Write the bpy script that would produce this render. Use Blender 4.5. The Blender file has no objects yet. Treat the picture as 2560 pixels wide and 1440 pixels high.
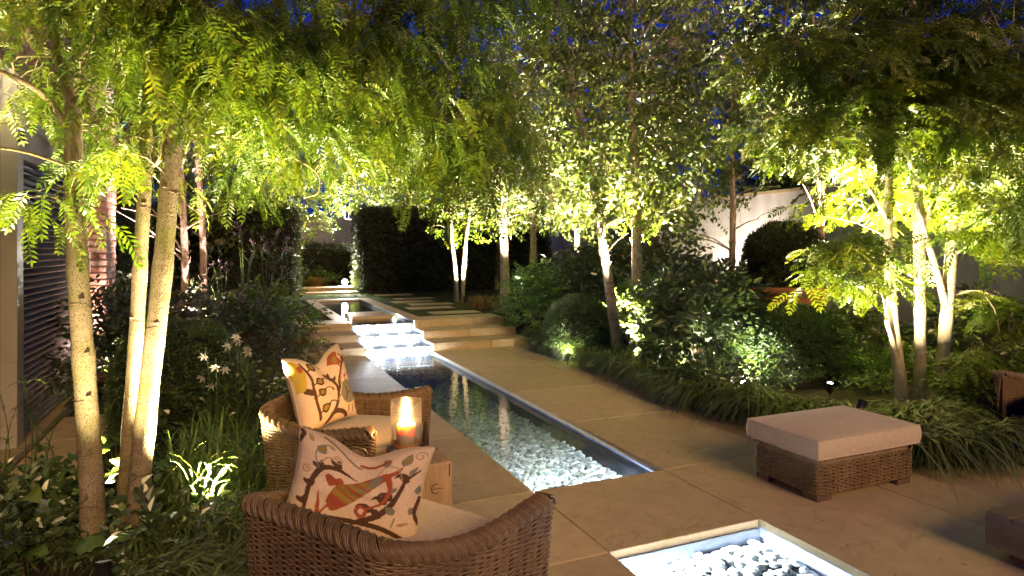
import bpy, math, random
import numpy as np
from mathutils import Vector, Matrix

rng = np.random.default_rng(7)
random.seed(7)
S = bpy.context.scene
C = S.collection
R = math.radians

# ------------------------------------------------------------------ camera
H = 1.7
YAW = 23.4816
FPX = 1609.0
cd = bpy.data.cameras.new('camera')
cam = bpy.data.objects.new('camera', cd)
C.objects.link(cam)
cam.location = (0, 0, H)
cam.rotation_euler = (R(90), 0, R(-YAW))
cd.sensor_width = 36.0
cd.lens = FPX / 2560 * 36.0
cd.shift_y = -98 / 2560
cd.clip_start = 0.05
cd.clip_end = 300
S.camera = cam

# ------------------------------------------------------------------ sky, and an added warm fill lamp standing in for the house lights
SUN_EL, SUN_AZ = 27.0, 176.0          # azimuth clockwise from +Y: behind the viewer
w = bpy.data.worlds.new('World')
S.world = w
w.use_nodes = True
wn = w.node_tree.nodes
wl = w.node_tree.links
wn.clear()
sky = wn.new('ShaderNodeTexSky')
sky.sky_type = 'NISHITA'
sky.sun_disc = False
sky.sun_elevation = R(3.0)
sky.sun_rotation = R(SUN_AZ)
sky.air_density = 1.0
sky.ozone_density = 4.0
tint = wn.new('ShaderNodeMix'); tint.data_type = 'RGBA'; tint.blend_type = 'MULTIPLY'
tint.inputs[0].default_value = 1.0
tint.inputs[7].default_value = (0.08, 0.16, 1.0, 1)
bg = wn.new('ShaderNodeBackground')
bg.inputs[1].default_value = 0.10
wo = wn.new('ShaderNodeOutputWorld')
wl.new(sky.outputs[0], tint.inputs[6])
wl.new(tint.outputs[2], bg.inputs[0])
wl.new(bg.outputs[0], wo.inputs[0])

sd = bpy.data.lights.new('fill_sun', 'SUN')
sd.energy = 1.15
sd.angle = R(25)
sd.color = (1.0, 0.62, 0.26)
fill_sun = bpy.data.objects.new('fill_sun', sd)
C.objects.link(fill_sun)
az = R(SUN_AZ); el = R(SUN_EL)
tosun = Vector((math.sin(az) * math.cos(el), math.cos(az) * math.cos(el), math.sin(el)))
fill_sun.rotation_euler = tosun.to_track_quat('Z', 'Y').to_euler()
fill_sun.location = tosun * 40

S.view_settings.view_transform = 'Standard'
S.view_settings.look = 'None'
S.view_settings.exposure = 1.2
S.view_settings.gamma = 1.0
S.render.engine = 'CYCLES'
cy = S.cycles
cy.use_denoising = True
cy.max_bounces = 6
cy.diffuse_bounces = 3
cy.glossy_bounces = 3
cy.transmission_bounces = 6
cy.transparent_max_bounces = 12
cy.caustics_reflective = False
cy.caustics_refractive = False
cy.sample_clamp_indirect = 4.0
cy.sample_clamp_direct = 0.0

_s, _c = math.sin(R(YAW)), math.cos(R(YAW))
def px(u, v, d):
    """world point at depth d (metres along the view) seen at photo position u, v"""
    x = (u - 1280) / FPX * d
    return np.array([x * _c + d * _s, d * _c - x * _s, H + (622 - v) / FPX * d])
def pg(u, v, z=0.0):
    """world point on the level z seen at photo position u, v"""
    return px(u, v, FPX * (H - z) / (v - 622))

# ------------------------------------------------------------------ mesh helpers
class MB:
    def __init__(s):
        s.v = []; s.q = []; s.t = []; s.r = []; s.n = 0
    def add(s, v, q=None, t=None, r=None):
        v = np.asarray(v, dtype=np.float32).reshape(-1, 3)
        s.v.append(v)
        if q is not None and len(q): s.q.append(np.asarray(q, dtype=np.int32).reshape(-1, 4) + s.n)
        if t is not None and len(t): s.t.append(np.asarray(t, dtype=np.int32).reshape(-1, 3) + s.n)
        if r is None: r = np.zeros(len(v), np.float32)
        elif np.isscalar(r): r = np.full(len(v), r, np.float32)
        s.r.append(np.asarray(r, np.float32))
        s.n += len(v)
        return s
    def box(s, x0, y0, z0, x1, y1, z1, r=None):
        v = [(x, y, z) for z in (z0, z1) for y in (y0, y1) for x in (x0, x1)]
        return s.add(v, [(0, 2, 3, 1), (4, 5, 7, 6), (0, 1, 5, 4), (2, 6, 7, 3), (0, 4, 6, 2), (1, 3, 7, 5)], r=r)
    def bevbox(s, x0, y0, z0, x1, y1, z1, b=0.006, r=None):
        """box with chamfered top edges and vertical corners"""
        def ring(i, z):
            X0, X1, Y0, Y1 = x0 + i, x1 - i, y0 + i, y1 - i
            return [(X0 + b, Y0, z), (X1 - b, Y0, z), (X1, Y0 + b, z), (X1, Y1 - b, z), (X1 - b, Y1, z), (X0 + b, Y1, z), (X0, Y1 - b, z), (X0, Y0 + b, z)]
        v = ring(0, z0) + ring(0, z1 - b) + ring(b, z1)
        q = []
        for k in (0, 8):
            for i in range(8):
                j = (i + 1) % 8
                q.append((k + i, k + j, k + 8 + j, k + 8 + i))
        q += [(16, 17, 18, 19), (16, 19, 20, 23), (23, 20, 21, 22), (3, 2, 1, 0), (7, 4, 3, 0), (6, 5, 4, 7)]
        return s.add(v, q, r=r)
    def tube(s, pts, rad, n=8, r=None, cap=True):
        pts = np.asarray(pts, float); m = len(pts)
        rad = np.broadcast_to(np.asarray(rad, float), (m,))
        tan = np.gradient(pts, axis=0)
        tan /= np.linalg.norm(tan, axis=1)[:, None] + 1e-9
        ref = np.array([1.0, 0, 0]) if abs(tan[0][0]) < 0.8 else np.array([0, 1.0, 0])
        a = np.cross(tan[0], ref); a /= np.linalg.norm(a)
        A = []; B = []
        for i in range(m):
            a = a - tan[i] * a.dot(tan[i]); a /= np.linalg.norm(a) + 1e-9
            A.append(a); B.append(np.cross(tan[i], a))
        A = np.array(A); B = np.array(B)
        th = np.arange(n) * 2 * np.pi / n
        v = pts[:, None, :] + rad[:, None, None] * (np.cos(th)[None, :, None] * A[:, None, :] + np.sin(th)[None, :, None] * B[:, None, :])
        i = np.arange(m - 1)[:, None] * n; j = np.arange(n)[None, :]; k = (j + 1) % n
        q = np.stack([i + j, i + k, i + n + k, i + n + j], -1).reshape(-1, 4)
        v = v.reshape(-1, 3); t = None
        if cap:
            v = np.vstack([v, pts[0], pts[-1]])
            j = np.arange(n); k = (j + 1) % n
            t = np.vstack([np.stack([k, j, np.full(n, m * n)], -1), np.stack([(m - 1) * n + j, (m - 1) * n + k, np.full(n, m * n + 1)], -1)])
        return s.add(v, q, t, r)
    def lathe(s, prof, n=28, cx=0, cy=0, r=None):
        prof = np.asarray(prof, float); m = len(prof)
        th = np.arange(n) * 2 * np.pi / n
        v = np.stack([cx + prof[:, 0][:, None] * np.cos(th), cy + prof[:, 0][:, None] * np.sin(th), np.repeat(prof[:, 1][:, None], n, 1)], -1)
        i = np.arange(m - 1)[:, None] * n; j = np.arange(n)[None, :]; k = (j + 1) % n
        q = np.stack([i + j, i + k, i + n + k, i + n + j], -1).reshape(-1, 4)
        return s.add(v.reshape(-1, 3), q, r=r)
    def grid(s, P, r=None):
        P = np.asarray(P, float); a, b = P.shape[:2]
        i = np.arange(a - 1)[:, None] * b; j = np.arange(b - 1)[None, :]
        q = np.stack([i + j, i + j + 1, i + b + j + 1, i + b + j], -1).reshape(-1, 4)
        return s.add(P.reshape(-1, 3), q, r=r)
    def scatter(s, tmpl, P, Rm, sc, r=None):
        """copies of a template (v, q) at points P, rotated by Rm, scaled by sc"""
        tv, tq = tmpl
        m = len(P); n = len(tv)
        if m == 0: return s
        sc = np.broadcast_to(np.asarray(sc, float), (m,))
        v = np.einsum('mij,nj->mni', Rm, tv) * sc[:, None, None] + np.asarray(P)[:, None, :]
        q = (tq[None] + (np.arange(m) * n)[:, None, None]).reshape(-1, 4)
        if r is None: r = rng.random(m)
        tr = getattr(tmpl, 'r', None)
        rr = np.repeat(np.asarray(r)[:, None], n, 1).reshape(-1)
        if len(tv) > 12:      # many leaves in one template: vary inside it as well
            per = (np.arange(n) // 4) * 0.6180339 % 1.0
            rr = ((rr.reshape(m, n) * 0.6 + per[None] * 0.4)).reshape(-1)
        return s.add(v.reshape(-1, 3), q, r=rr)
    def arrays(s):
        V = np.vstack(s.v)
        Q = np.vstack(s.q) if s.q else np.zeros((0, 4), np.int32)
        T = np.vstack(s.t) if s.t else np.zeros((0, 3), np.int32)
        return V, Q, T
    def mesh(s, name, mat=None, smooth=False, attr=True):
        V, Q, T = s.arrays()
        me = bpy.data.meshes.new(name)
        me.vertices.add(len(V)); me.vertices.foreach_set('co', V.reshape(-1))
        nl = len(Q) * 4 + len(T) * 3
        me.loops.add(nl)
        me.loops.foreach_set('vertex_index', np.concatenate([Q.reshape(-1), T.reshape(-1)]).astype(np.int32))
        me.polygons.add(len(Q) + len(T))
        st = np.concatenate([np.arange(len(Q)) * 4, len(Q) * 4 + np.arange(len(T)) * 3]).astype(np.int32)
        me.polygons.foreach_set('loop_start', st)
        me.polygons.foreach_set('use_smooth', np.full(len(Q) + len(T), bool(smooth)))
        if attr:
            a = me.attributes.new('rnd', 'FLOAT', 'POINT')
            a.data.foreach_set('value', np.concatenate(s.r))
        me.update(calc_edges=True)
        me.validate()
        if mat: me.materials.append(mat)
        return me
    def build(s, name, mat=None, parent=None, smooth=False, loc=None):
        return link(name, s.mesh(name, mat, smooth), parent, loc)

def link(name, me, parent=None, loc=None):
    o = bpy.data.objects.new(name, me); C.objects.link(o)
    if parent is not None: o.parent = parent
    if loc is not None: o.location = loc
    return o
def tag(o, label=None, cat=None, group=None, kind=None):
    if label: o['label'] = label
    if cat: o['category'] = cat
    if group: o['group'] = group
    if kind: o['kind'] = kind
    return o
def thing(name, label, cat, loc=(0, 0, 0), rz=0, group=None):
    o = bpy.data.objects.new(name, None); C.objects.link(o)
    o.location = Vector([float(q) for q in loc]); o.rotation_euler = (0, 0, rz); o.empty_display_size = 0.1
    return tag(o, label, cat, group)
def copy_tree(o, parent=None):
    c = o.copy(); C.objects.link(c); c.parent = parent
    for ch in [x for x in S.objects if x.parent == o]: copy_tree(ch, c)
    return c
def unit(a):
    a = np.asarray(a, float)
    return a / (np.linalg.norm(a, axis=-1, keepdims=True) + 1e-9)
def frames(d, n):
    """rotation matrices with x along d and z near n"""
    d = unit(d); n = np.asarray(n, float)
    b = unit(np.cross(n, d)); n2 = np.cross(d, b)
    return np.stack([d, b, n2], -1)
def rdir(m, zmin=-1, zmax=1):
    z = rng.uniform(zmin, zmax, m); a = rng.uniform(0, 2 * np.pi, m); q = np.sqrt(np.maximum(0, 1 - z * z))
    return np.stack([q * np.cos(a), q * np.sin(a), z], -1)
def spline(pts, m):
    """Catmull-Rom through pts, m samples"""
    p = np.asarray(pts, float)
    p = np.vstack([2 * p[0] - p[1], p, 2 * p[-1] - p[-2]])
    k = len(p) - 3
    t = np.linspace(0, k - 1e-6, m); i = t.astype(int); f = (t - i)[:, None]
    a, b, c, d = p[i], p[i + 1], p[i + 2], p[i + 3]
    return 0.5 * (2 * b + (c - a) * f + (2 * a - 5 * b + 4 * c - d) * f * f + (3 * b - a - 3 * c + d) * f ** 3)

# ------------------------------------------------------------------ materials
class NT:
    def __init__(s, name):
        s.m = bpy.data.materials.new(name); s.m.use_nodes = True
        s.t = s.m.node_tree; s.t.nodes.clear()
        s.out = s.t.nodes.new('ShaderNodeOutputMaterial')
    def n(s, typ, **kw):
        o = s.t.nodes.new(typ)
        for k, v in kw.items():
            if k == 'inp':
                for a, b in v.items(): s.set(o, a, b)
            else: setattr(o, k, v)
        return o
    def set(s, o, a, b):
        i = o.inputs[a]
        if hasattr(b, 'is_output'): s.t.links.new(b, i)
        elif hasattr(b, 'outputs'): s.t.links.new(b.outputs[0], i)
        else: i.default_value = b
    def noise(s, scale, detail=4, rough=0.55, vec=None, dist=0.0):
        o = s.n('ShaderNodeTexNoise'); o.inputs['Scale'].default_value = scale
        o.inputs['Detail'].default_value = detail; o.inputs['Roughness'].default_value = rough
        o.inputs['Distortion'].default_value = dist
        if vec is not None: s.set(o, 'Vector', vec)
        return o
    def coord(s, scale=(1, 1, 1), which='Object'):
        tc = s.n('ShaderNodeTexCoord'); mp = s.n('ShaderNodeMapping')
        s.t.links.new(tc.outputs[which], mp.inputs[0]); mp.inputs['Scale'].default_value = scale
        return mp.outputs[0]
    def ramp(s, fac, stops):
        o = s.n('ShaderNodeValToRGB'); e = o.color_ramp.elements
        while len(e) < len(stops): e.new(0.5)
        for k, (p, c) in enumerate(stops):
            e[k].position = p; e[k].color = (*c, 1) if len(c) == 3 else c
        s.set(o, 'Fac', fac)
        return o.outputs[0]
    def mix(s, a, b, f, mode='MIX'):
        o = s.n('ShaderNodeMix', data_type='RGBA', blend_type=mode)
        s.set(o, 0, f); s.set(o, 6, a if not isinstance(a, tuple) else (*a, 1)); s.set(o, 7, b if not isinstance(b, tuple) else (*b, 1))
        return o.outputs[2]
    def bump(s, h, strength=0.3, dist=0.01):
        o = s.n('ShaderNodeBump'); o.inputs['Strength'].default_value = strength; o.inputs['Distance'].default_value = dist
        s.set(o, 'Height', h)
        return o.outputs[0]
    def pbr(s, col, rough=0.6, normal=None, spec=0.5, metal=0.0, **kw):
        o = s.n('ShaderNodeBsdfPrincipled')
        s.set(o, 'Base Color', (*col, 1) if isinstance(col, tuple) and len(col) == 3 else col)
        s.set(o, 'Roughness', rough); s.set(o, 'Metallic', metal); s.set(o, 'Specular IOR Level', spec)
        if normal is not None: s.set(o, 'Normal', normal)
        for k, v in kw.items(): s.set(o, k.replace('_', ' '), v)
        return o
    def done(s, sh):
        s.t.links.new(sh.outputs[0] if hasattr(sh, 'outputs') else sh, s.out.inputs[0])
        return s.m

def leaf_mat(name, c0, c1, c2, trans=0.45, gloss=0.12, rough=0.4):
    """foliage: colour varies leaf by leaf; diffuse + translucent + a waxy sheen"""
    t = NT(name)
    at = t.n('ShaderNodeAttribute', attribute_name='rnd')
    col = t.ramp(at.outputs['Fac'], [(0.0, c0), (0.55, c1), (1.0, c2)])
    nz = t.noise(1.7, 3, vec=t.coord())
    hs = t.n('ShaderNodeHueSaturation'); t.set(hs, 'Color', col)
    mr = t.n('ShaderNodeMapRange'); t.set(mr, 0, nz.outputs[0]); mr.inputs[1].default_value = 0.3; mr.inputs[2].default_value = 0.7
    mr.inputs[3].default_value = 0.7; mr.inputs[4].default_value = 1.3
    t.set(hs, 'Value', mr.outputs[0])
    d = t.n('ShaderNodeBsdfDiffuse'); t.set(d, 0, hs.outputs[0])
    tr = t.n('ShaderNodeBsdfTranslucent')
    br = t.n('ShaderNodeMix', data_type='RGBA', blend_type='MULTIPLY'); t.set(br, 0, 1.0); t.set(br, 6, hs.outputs[0]); t.set(br, 7, (1.7, 1.6, 0.8, 1))
    t.set(tr, 0, br.outputs[2])
    m1 = t.n('ShaderNodeMixShader'); t.set(m1, 0, trans); t.set(m1, 1, d); t.set(m1, 2, tr)
    g = t.n('ShaderNodeBsdfGlossy'); t.set(g, 'Roughness', rough); t.set(g, 'Color', (0.9, 0.9, 0.85, 1))
    fr = t.n('ShaderNodeLayerWeight'); t.set(fr, 0, 0.25)
    mm = t.n('ShaderNodeMath', operation='MULTIPLY'); t.set(mm, 0, fr.outputs['Facing']); t.set(mm, 1, gloss * 2.2)
    ad = t.n('ShaderNodeMath', operation='ADD'); t.set(ad, 0, mm); t.set(ad, 1, gloss * 0.35)
    m2 = t.n('ShaderNodeMixShader'); t.set(m2, 0, ad); t.set(m2, 1, m1); t.set(m2, 2, g)
    return t.done(m2)

M = {}
M['locust'] = leaf_mat('locust_leaf', (0.042, 0.084, 0.006), (0.085, 0.136, 0.009), (0.180, 0.185, 0.014), 0.32, 0.055)
M['birch'] = leaf_mat('birch_leaf', (0.048, 0.082, 0.012), (0.095, 0.130, 0.022), (0.200, 0.205, 0.055), 0.28, 0.11, 0.35)
M['box'] = leaf_mat('box_leaf', (0.030, 0.062, 0.012), (0.052, 0.100, 0.018), (0.090, 0.135, 0.026), 0.25, 0.16)
M['hedge'] = leaf_mat('hedge_leaf', (0.022, 0.032, 0.010), (0.034, 0.046, 0.014), (0.055, 0.065, 0.020), 0.25, 0.10)
M['shrub'] = leaf_mat('shrub_leaf', (0.032, 0.058, 0.014), (0.056, 0.090, 0.022), (0.095, 0.125, 0.034), 0.30, 0.20, 0.3)
M['lush'] = leaf_mat('lush_leaf', (0.055, 0.120, 0.018), (0.090, 0.170, 0.025), (0.150, 0.210, 0.035), 0.45, 0.12)
M['grass'] = leaf_mat('grass_blade', (0.045, 0.075, 0.012), (0.070, 0.105, 0.018), (0.120, 0.145, 0.030), 0.40, 0.10)
M['lawn'] = leaf_mat('lawn_blade', (0.030, 0.060, 0.010), (0.045, 0.085, 0.014), (0.070, 0.110, 0.020), 0.35, 0.06)
M['drygrass'] = leaf_mat('dry_grass_blade', (0.260, 0.140, 0.035), (0.340, 0.190, 0.050), (0.420, 0.260, 0.080), 0.40, 0.08)
M['reddish'] = leaf_mat('bronze_leaf', (0.070, 0.035, 0.018), (0.100, 0.060, 0.022), (0.120, 0.100, 0.030), 0.35, 0.10)
M['petal'] = leaf_mat('white_petal', (0.34, 0.29, 0.28), (0.40, 0.36, 0.34), (0.46, 0.42, 0.40), 0.35, 0.05)
M['mauve'] = leaf_mat('mauve_petal', (0.30, 0.16, 0.30), (0.36, 0.22, 0.36), (0.42, 0.28, 0.40), 0.35, 0.05)

def mk_stone():
    t = NT('honed_limestone'); c = t.coord()
    oi = t.n('ShaderNodeObjectInfo')
    n1 = t.noise(1.1, 5, 0.6, c); n2 = t.noise(38, 4, 0.7, c); n3 = t.noise(7, 6, 0.65, c, 0.6)
    a = t.ramp(n1.outputs[0], [(0.3, (0.40, 0.29, 0.135)), (0.7, (0.57, 0.43, 0.215))])
    a = t.mix(a, t.ramp(n3.outputs[0], [(0.35, (0.26, 0.18, 0.085)), (0.62, (0.58, 0.44, 0.225))]), 0.35)
    a = t.mix(a, t.ramp(n2.outputs[0], [(0.30, (0.22, 0.16, 0.10)), (0.42, (0.5, 0.42, 0.3)), (0.8, (0.54, 0.45, 0.32))]), 0.30)
    wm = t.noise(2.3, 7, 0.72, c, 1.5)
    a = t.mix(a, (0.17, 0.12, 0.07), t.ramp(wm.outputs[0], [(0.56, (0, 0, 0)), (0.60, (0.30, 0.30, 0.30)), (0.64, (0.10, 0.10, 0.10)), (0.8, (0.25, 0.25, 0.25))]))
    spk = t.noise(95, 2, 0.5, c)
    a = t.mix(a, (0.14, 0.09, 0.05), t.ramp(spk.outputs[0], [(0.70, (0, 0, 0)), (0.76, (0.7, 0.7, 0.7))]))
    hs = t.n('ShaderNodeHueSaturation'); t.set(hs, 'Color', a)
    mr = t.n('ShaderNodeMapRange'); t.set(mr, 0, oi.outputs['Random']); mr.inputs[3].default_value = 0.80; mr.inputs[4].default_value = 1.10
    t.set(hs, 'Value', mr.outputs[0])
    return t.done(t.pbr(hs.outputs[0], 0.55, t.bump(n2.outputs[0], 0.12, 0.002), 0.35))
M['stone'] = mk_stone()

def simple(name, c0, c1, scale=8, rough=0.6, bump=0.2, bdist=0.004, spec=0.4, detail=5, stretch=(1, 1, 1), metal=0.0):
    t = NT(name); c = t.coord(stretch)
    n = t.noise(scale, detail, 0.6, c)
    col = t.ramp(n.outputs[0], [(0.3, c0), (0.7, c1)])
    return t.done(t.pbr(col, rough, t.bump(n.outputs[0], bump, bdist), spec, metal))
M['granite'] = simple('dark_pool_lining', (0.035, 0.040, 0.050), (0.085, 0.092, 0.110), 14, 0.45, 0.25, 0.003)
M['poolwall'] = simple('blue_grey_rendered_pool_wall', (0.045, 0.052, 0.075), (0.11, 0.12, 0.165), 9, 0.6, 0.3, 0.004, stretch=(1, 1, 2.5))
M['poolwall_lit'] = simple('lit_blue_grey_pool_wall', (0.26, 0.29, 0.38), (0.40, 0.43, 0.52), 9, 0.6, 0.3, 0.004, stretch=(1, 1, 2.5))  # paler poolwall copy; the near pool's lamplight is put into its colour
M['soil'] = simple('bark_mulch_soil', (0.016, 0.011, 0.007), (0.050, 0.034, 0.022), 30, 0.95, 0.8, 0.02)
M['bark_birch'] = None
M['wood_dark'] = simple('weathered_hardwood', (0.075, 0.045, 0.030), (0.150, 0.095, 0.062), 7, 0.6, 0.25, 0.002, stretch=(1, 9, 9))
M['terracotta'] = simple('terracotta', (0.30, 0.105, 0.050), (0.42, 0.165, 0.080), 5, 0.75, 0.15, 0.004)
M['render_wall'] = simple('white_painted_render', (0.44, 0.40, 0.36), (0.72, 0.69, 0.65), 1.5, 0.85, 0.15, 0.006, stretch=(1.6, 1.6, .45), detail=8)
M['mortar'] = simple('pale_mortar', (0.46, 0.40, 0.36), (0.58, 0.51, 0.46), 30, 0.9, 0.4, 0.004)
M['frame_grey'] = simple('greige_painted_metal', (0.36, 0.31, 0.26), (0.41, 0.36, 0.30), 3, 0.45, 0.04, 0.002)
M['louvre'] = simple('grey_painted_louvre', (0.20, 0.185, 0.19), (0.25, 0.23, 0.23), 6, 0.45, 0.05, 0.001)
M['dark_glass'] = simple('dark_window_glass', (0.010, 0.011, 0.013), (0.016, 0.017, 0.019), 2, 0.06, 0.0, 0.001, spec=0.6)
M['metal_black'] = simple('black_anodised_metal', (0.012, 0.012, 0.012), (0.025, 0.024, 0.022), 20, 0.4, 0.05, 0.001)
M['bronze'] = simple('brown_patinated_metal', (0.07, 0.035, 0.018), (0.11, 0.055, 0.030), 20, 0.45, 0.05, 0.001, metal=0.6)
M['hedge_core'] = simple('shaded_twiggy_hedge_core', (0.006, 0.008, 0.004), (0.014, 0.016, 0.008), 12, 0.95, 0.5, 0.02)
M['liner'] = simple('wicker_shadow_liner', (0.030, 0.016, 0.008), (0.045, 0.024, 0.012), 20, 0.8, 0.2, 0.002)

def mk_brick():
    t = NT('weathered_red_brick'); oi = t.n('ShaderNodeObjectInfo'); c = t.coord()
    n = t.noise(22, 5, 0.65, c); n2 = t.noise(6, 3, 0.6, c)
    a = t.ramp(oi.outputs['Random'], [(0.0, (0.20, 0.085, 0.055)), (0.4, (0.30, 0.14, 0.09)), (0.75, (0.38, 0.22, 0.15)), (1.0, (0.45, 0.33, 0.25))])
    a = t.mix(a, (0.62, 0.55, 0.48), t.ramp(n.outputs[0], [(0.52, (0, 0, 0)), (0.72, (0.75, 0.75, 0.75))]))
    a = t.mix(a, (0.12, 0.06, 0.045), t.ramp(n2.outputs[0], [(0.30, (0.6, 0.6, 0.6)), (0.48, (0, 0, 0))]))
    return t.done(t.pbr(a, 0.85, t.bump(n.outputs[0], 0.7, 0.006), 0.25))
M['brick'] = mk_brick()

def mk_wicker():
    t = NT('brown_rattan_strand'); c = t.coord()
    n = t.noise(60, 3, 0.6, c); n2 = t.noise(6, 3, 0.5, c)
    a = t.ramp(n.outputs[0], [(0.25, (0.120, 0.072, 0.030)), (0.55, (0.205, 0.132, 0.058)), (0.85, (0.310, 0.215, 0.105))])
    a = t.mix(a, (0.10, 0.05, 0.02), t.ramp(n2.outputs[0], [(0.4, (0.5, 0.5, 0.5)), (0.65, (0, 0, 0))]))
    return t.done(t.pbr(a, 0.42, None, 0.5))
M['wicker'] = mk_wicker()

def mk_fabric(name, c0, c1):
    t = NT(name); c = t.coord()
    w1 = t.n('ShaderNodeTexWave', wave_type='BANDS', bands_direction='X'); t.set(w1, 'Vector', c); w1.inputs['Scale'].default_value = 110; w1.inputs['Distortion'].default_value = 1.5
    w2 = t.n('ShaderNodeTexWave', wave_type='BANDS', bands_direction='Z'); t.set(w2, 'Vector', c); w2.inputs['Scale'].default_value = 110; w2.inputs['Distortion'].default_value = 1.5
    n = t.noise(45, 5, 0.7, c); n2 = t.noise(3, 3, 0.5, c)
    ad = t.n('ShaderNodeMath', operation='ADD'); t.set(ad, 0, w1.outputs['Fac']); t.set(ad, 1, w2.outputs['Fac'])
    a = t.ramp(n.outputs[0], [(0.3, c0), (0.7, c1)])
    a = t.mix(a, c0, t.ramp(n2.outputs[0], [(0.35, (0.35, 0.35, 0.35)), (0.6, (0, 0, 0))]))
    return t.done(t.pbr(a, 0.9, t.bump(ad.outputs[0], 0.25, 0.0015), 0.2, **{'Sheen_Weight': 0.2}))
M['fabric'] = mk_fabric('oatmeal_linen', (0.46, 0.36, 0.235), (0.62, 0.50, 0.35))

def mk_print():
    t = NT('crewel_printed_linen')
    at = t.n('ShaderNodeAttribute', attribute_name='print')
    c = t.coord(); n = t.noise(120, 3, 0.6, c)
    hs = t.n('ShaderNodeHueSaturation'); t.set(hs, 'Color', at.outputs['Color'])
    mr = t.n('ShaderNodeMapRange'); t.set(mr, 0, n.outputs[0]); mr.inputs[1].default_value = 0.3; mr.inputs[2].default_value = 0.7; mr.inputs[3].default_value = 0.86; mr.inputs[4].default_value = 1.1
    t.set(hs, 'Value', mr.outputs[0])
    n2 = t.noise(9, 3, 0.5, c)
    ad = t.n('ShaderNodeMath', operation='ADD'); t.set(ad, 0, n.outputs[0]); t.set(ad, 1, n2.outputs[0])
    return t.done(t.pbr(hs.outputs[0], 0.9, t.bump(ad.outputs[0], 0.3, 0.006), 0.2))
M['print'] = mk_print()

def mk_bark_locust():
    t = NT('speckled_locust_bark'); c = t.coord(); cs = t.coord((1, 1, 0.6))
    n1 = t.noise(5, 4, 0.6, c); vo = t.n('ShaderNodeTexVoronoi'); t.set(vo, 'Vector', cs); vo.inputs['Scale'].default_value = 120
    n2 = t.noise(60, 3, 0.6, c)
    a = t.ramp(n1.outputs[0], [(0.3, (0.15, 0.115, 0.05)), (0.5, (0.225, 0.172, 0.09)), (0.7, (0.275, 0.215, 0.135))])
    moss = t.noise(3.2, 4, 0.6, c)
    a = t.mix(a, (0.13, 0.125, 0.02), t.ramp(moss.outputs[0], [(0.48, (0, 0, 0)), (0.66, (0.75, 0.75, 0.75))]))
    a = t.mix(a, (0.045, 0.030, 0.016), t.ramp(vo.outputs['Distance'], [(0.22, (0.95, 0.95, 0.95)), (0.36, (0, 0, 0))]))
    mu = t.n('ShaderNodeMath', operation='SUBTRACT'); t.set(mu, 0, n2.outputs[0]); t.set(mu, 1, vo.outputs['Distance'])
    return t.done(t.pbr(a, 0.8, t.bump(mu.outputs[0], 0.5, 0.004), 0.25))
M['bark_locust'] = mk_bark_locust()

def mk_bark_birch(name, base, shred):
    t = NT(name); c = t.coord((1, 1, 0.55)); cz = t.coord((1, 1, 9))
    n1 = t.noise(14, 6, 0.7, c, 1.2); n2 = t.noise(4, 3, 0.5, cz)
    a = t.ramp(n1.outputs[0], [(0.33, shred), (0.50, base), (0.75, tuple(min(0.85, q * 1.2) for q in base))])
    a = t.mix(a, (0.06, 0.035, 0.02), t.ramp(n2.outputs[0], [(0.62, (0, 0, 0)), (0.70, (0.7, 0.7, 0.7))]))
    return t.done(t.pbr(a, 0.75, t.bump(n1.outputs[0], 0.9, 0.02), 0.3))
M['bark_birch'] = mk_bark_birch('peeling_river_birch_bark', (0.46, 0.35, 0.27), (0.17, 0.085, 0.05))
M['bark_pale'] = mk_bark_birch('smooth_pale_bark', (0.38, 0.31, 0.22), (0.25, 0.18, 0.11))

def mk_water(name, waves=1.0, tintc=(0.86, 0.93, 0.96)):
    t = NT(name); c = t.coord((4, 22, 1)); c2 = t.coord((1.3, 3, 1))
    n1 = t.noise(1.0, 2, 0.5, c); n2 = t.noise(1.0, 2, 0.5, c2)
    ad = t.n('ShaderNodeMath', operation='ADD'); t.set(ad, 0, n1.outputs[0]); t.set(ad, 1, n2.outputs[0])
    nb = t.bump(ad.outputs[0], 0.22 * waves, 0.010)
    g = t.n('ShaderNodeBsdfGlossy'); t.set(g, 'Roughness', 0.03); t.set(g, 'Normal', nb); t.set(g, 'Color', (1, 1, 1, 1))
    tr = t.n('ShaderNodeBsdfTransparent'); t.set(tr, 0, (*tintc, 1))
    fr = t.n('ShaderNodeFresnel'); t.set(fr, 'IOR', 1.33); t.set(fr, 'Normal', nb)
    mx = t.n('ShaderNodeMixShader'); t.set(mx, 0, fr); t.set(mx, 1, tr); t.set(mx, 2, g)
    return t.done(mx)
M['water'] = mk_water('rippled_water')
def mk_fall():
    t = NT('falling_water_sheet'); c = t.coord((30, 1, 1.5))
    n = t.noise(1.0, 5, 0.6, c)
    d = t.n('ShaderNodeBsdfTranslucent'); t.set(d, 0, (0.85, 0.88, 0.95, 1))
    d2 = t.n('ShaderNodeBsdfDiffuse'); t.set(d2, 0, (0.85, 0.88, 0.95, 1))
    m0 = t.n('ShaderNodeMixShader'); t.set(m0, 0, 0.4); t.set(m0, 1, d); t.set(m0, 2, d2)
    tr = t.n('ShaderNodeBsdfTransparent')
    f = t.ramp(n.outputs[0], [(0.45, (0.0, 0.0, 0.0)), (0.68, (0.42, 0.42, 0.42))])
    mx = t.n('ShaderNodeMixShader'); t.set(mx, 0, f); t.set(mx, 1, tr); t.set(mx, 2, m0)
    return t.done(mx)
M['fall'] = mk_fall()
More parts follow.
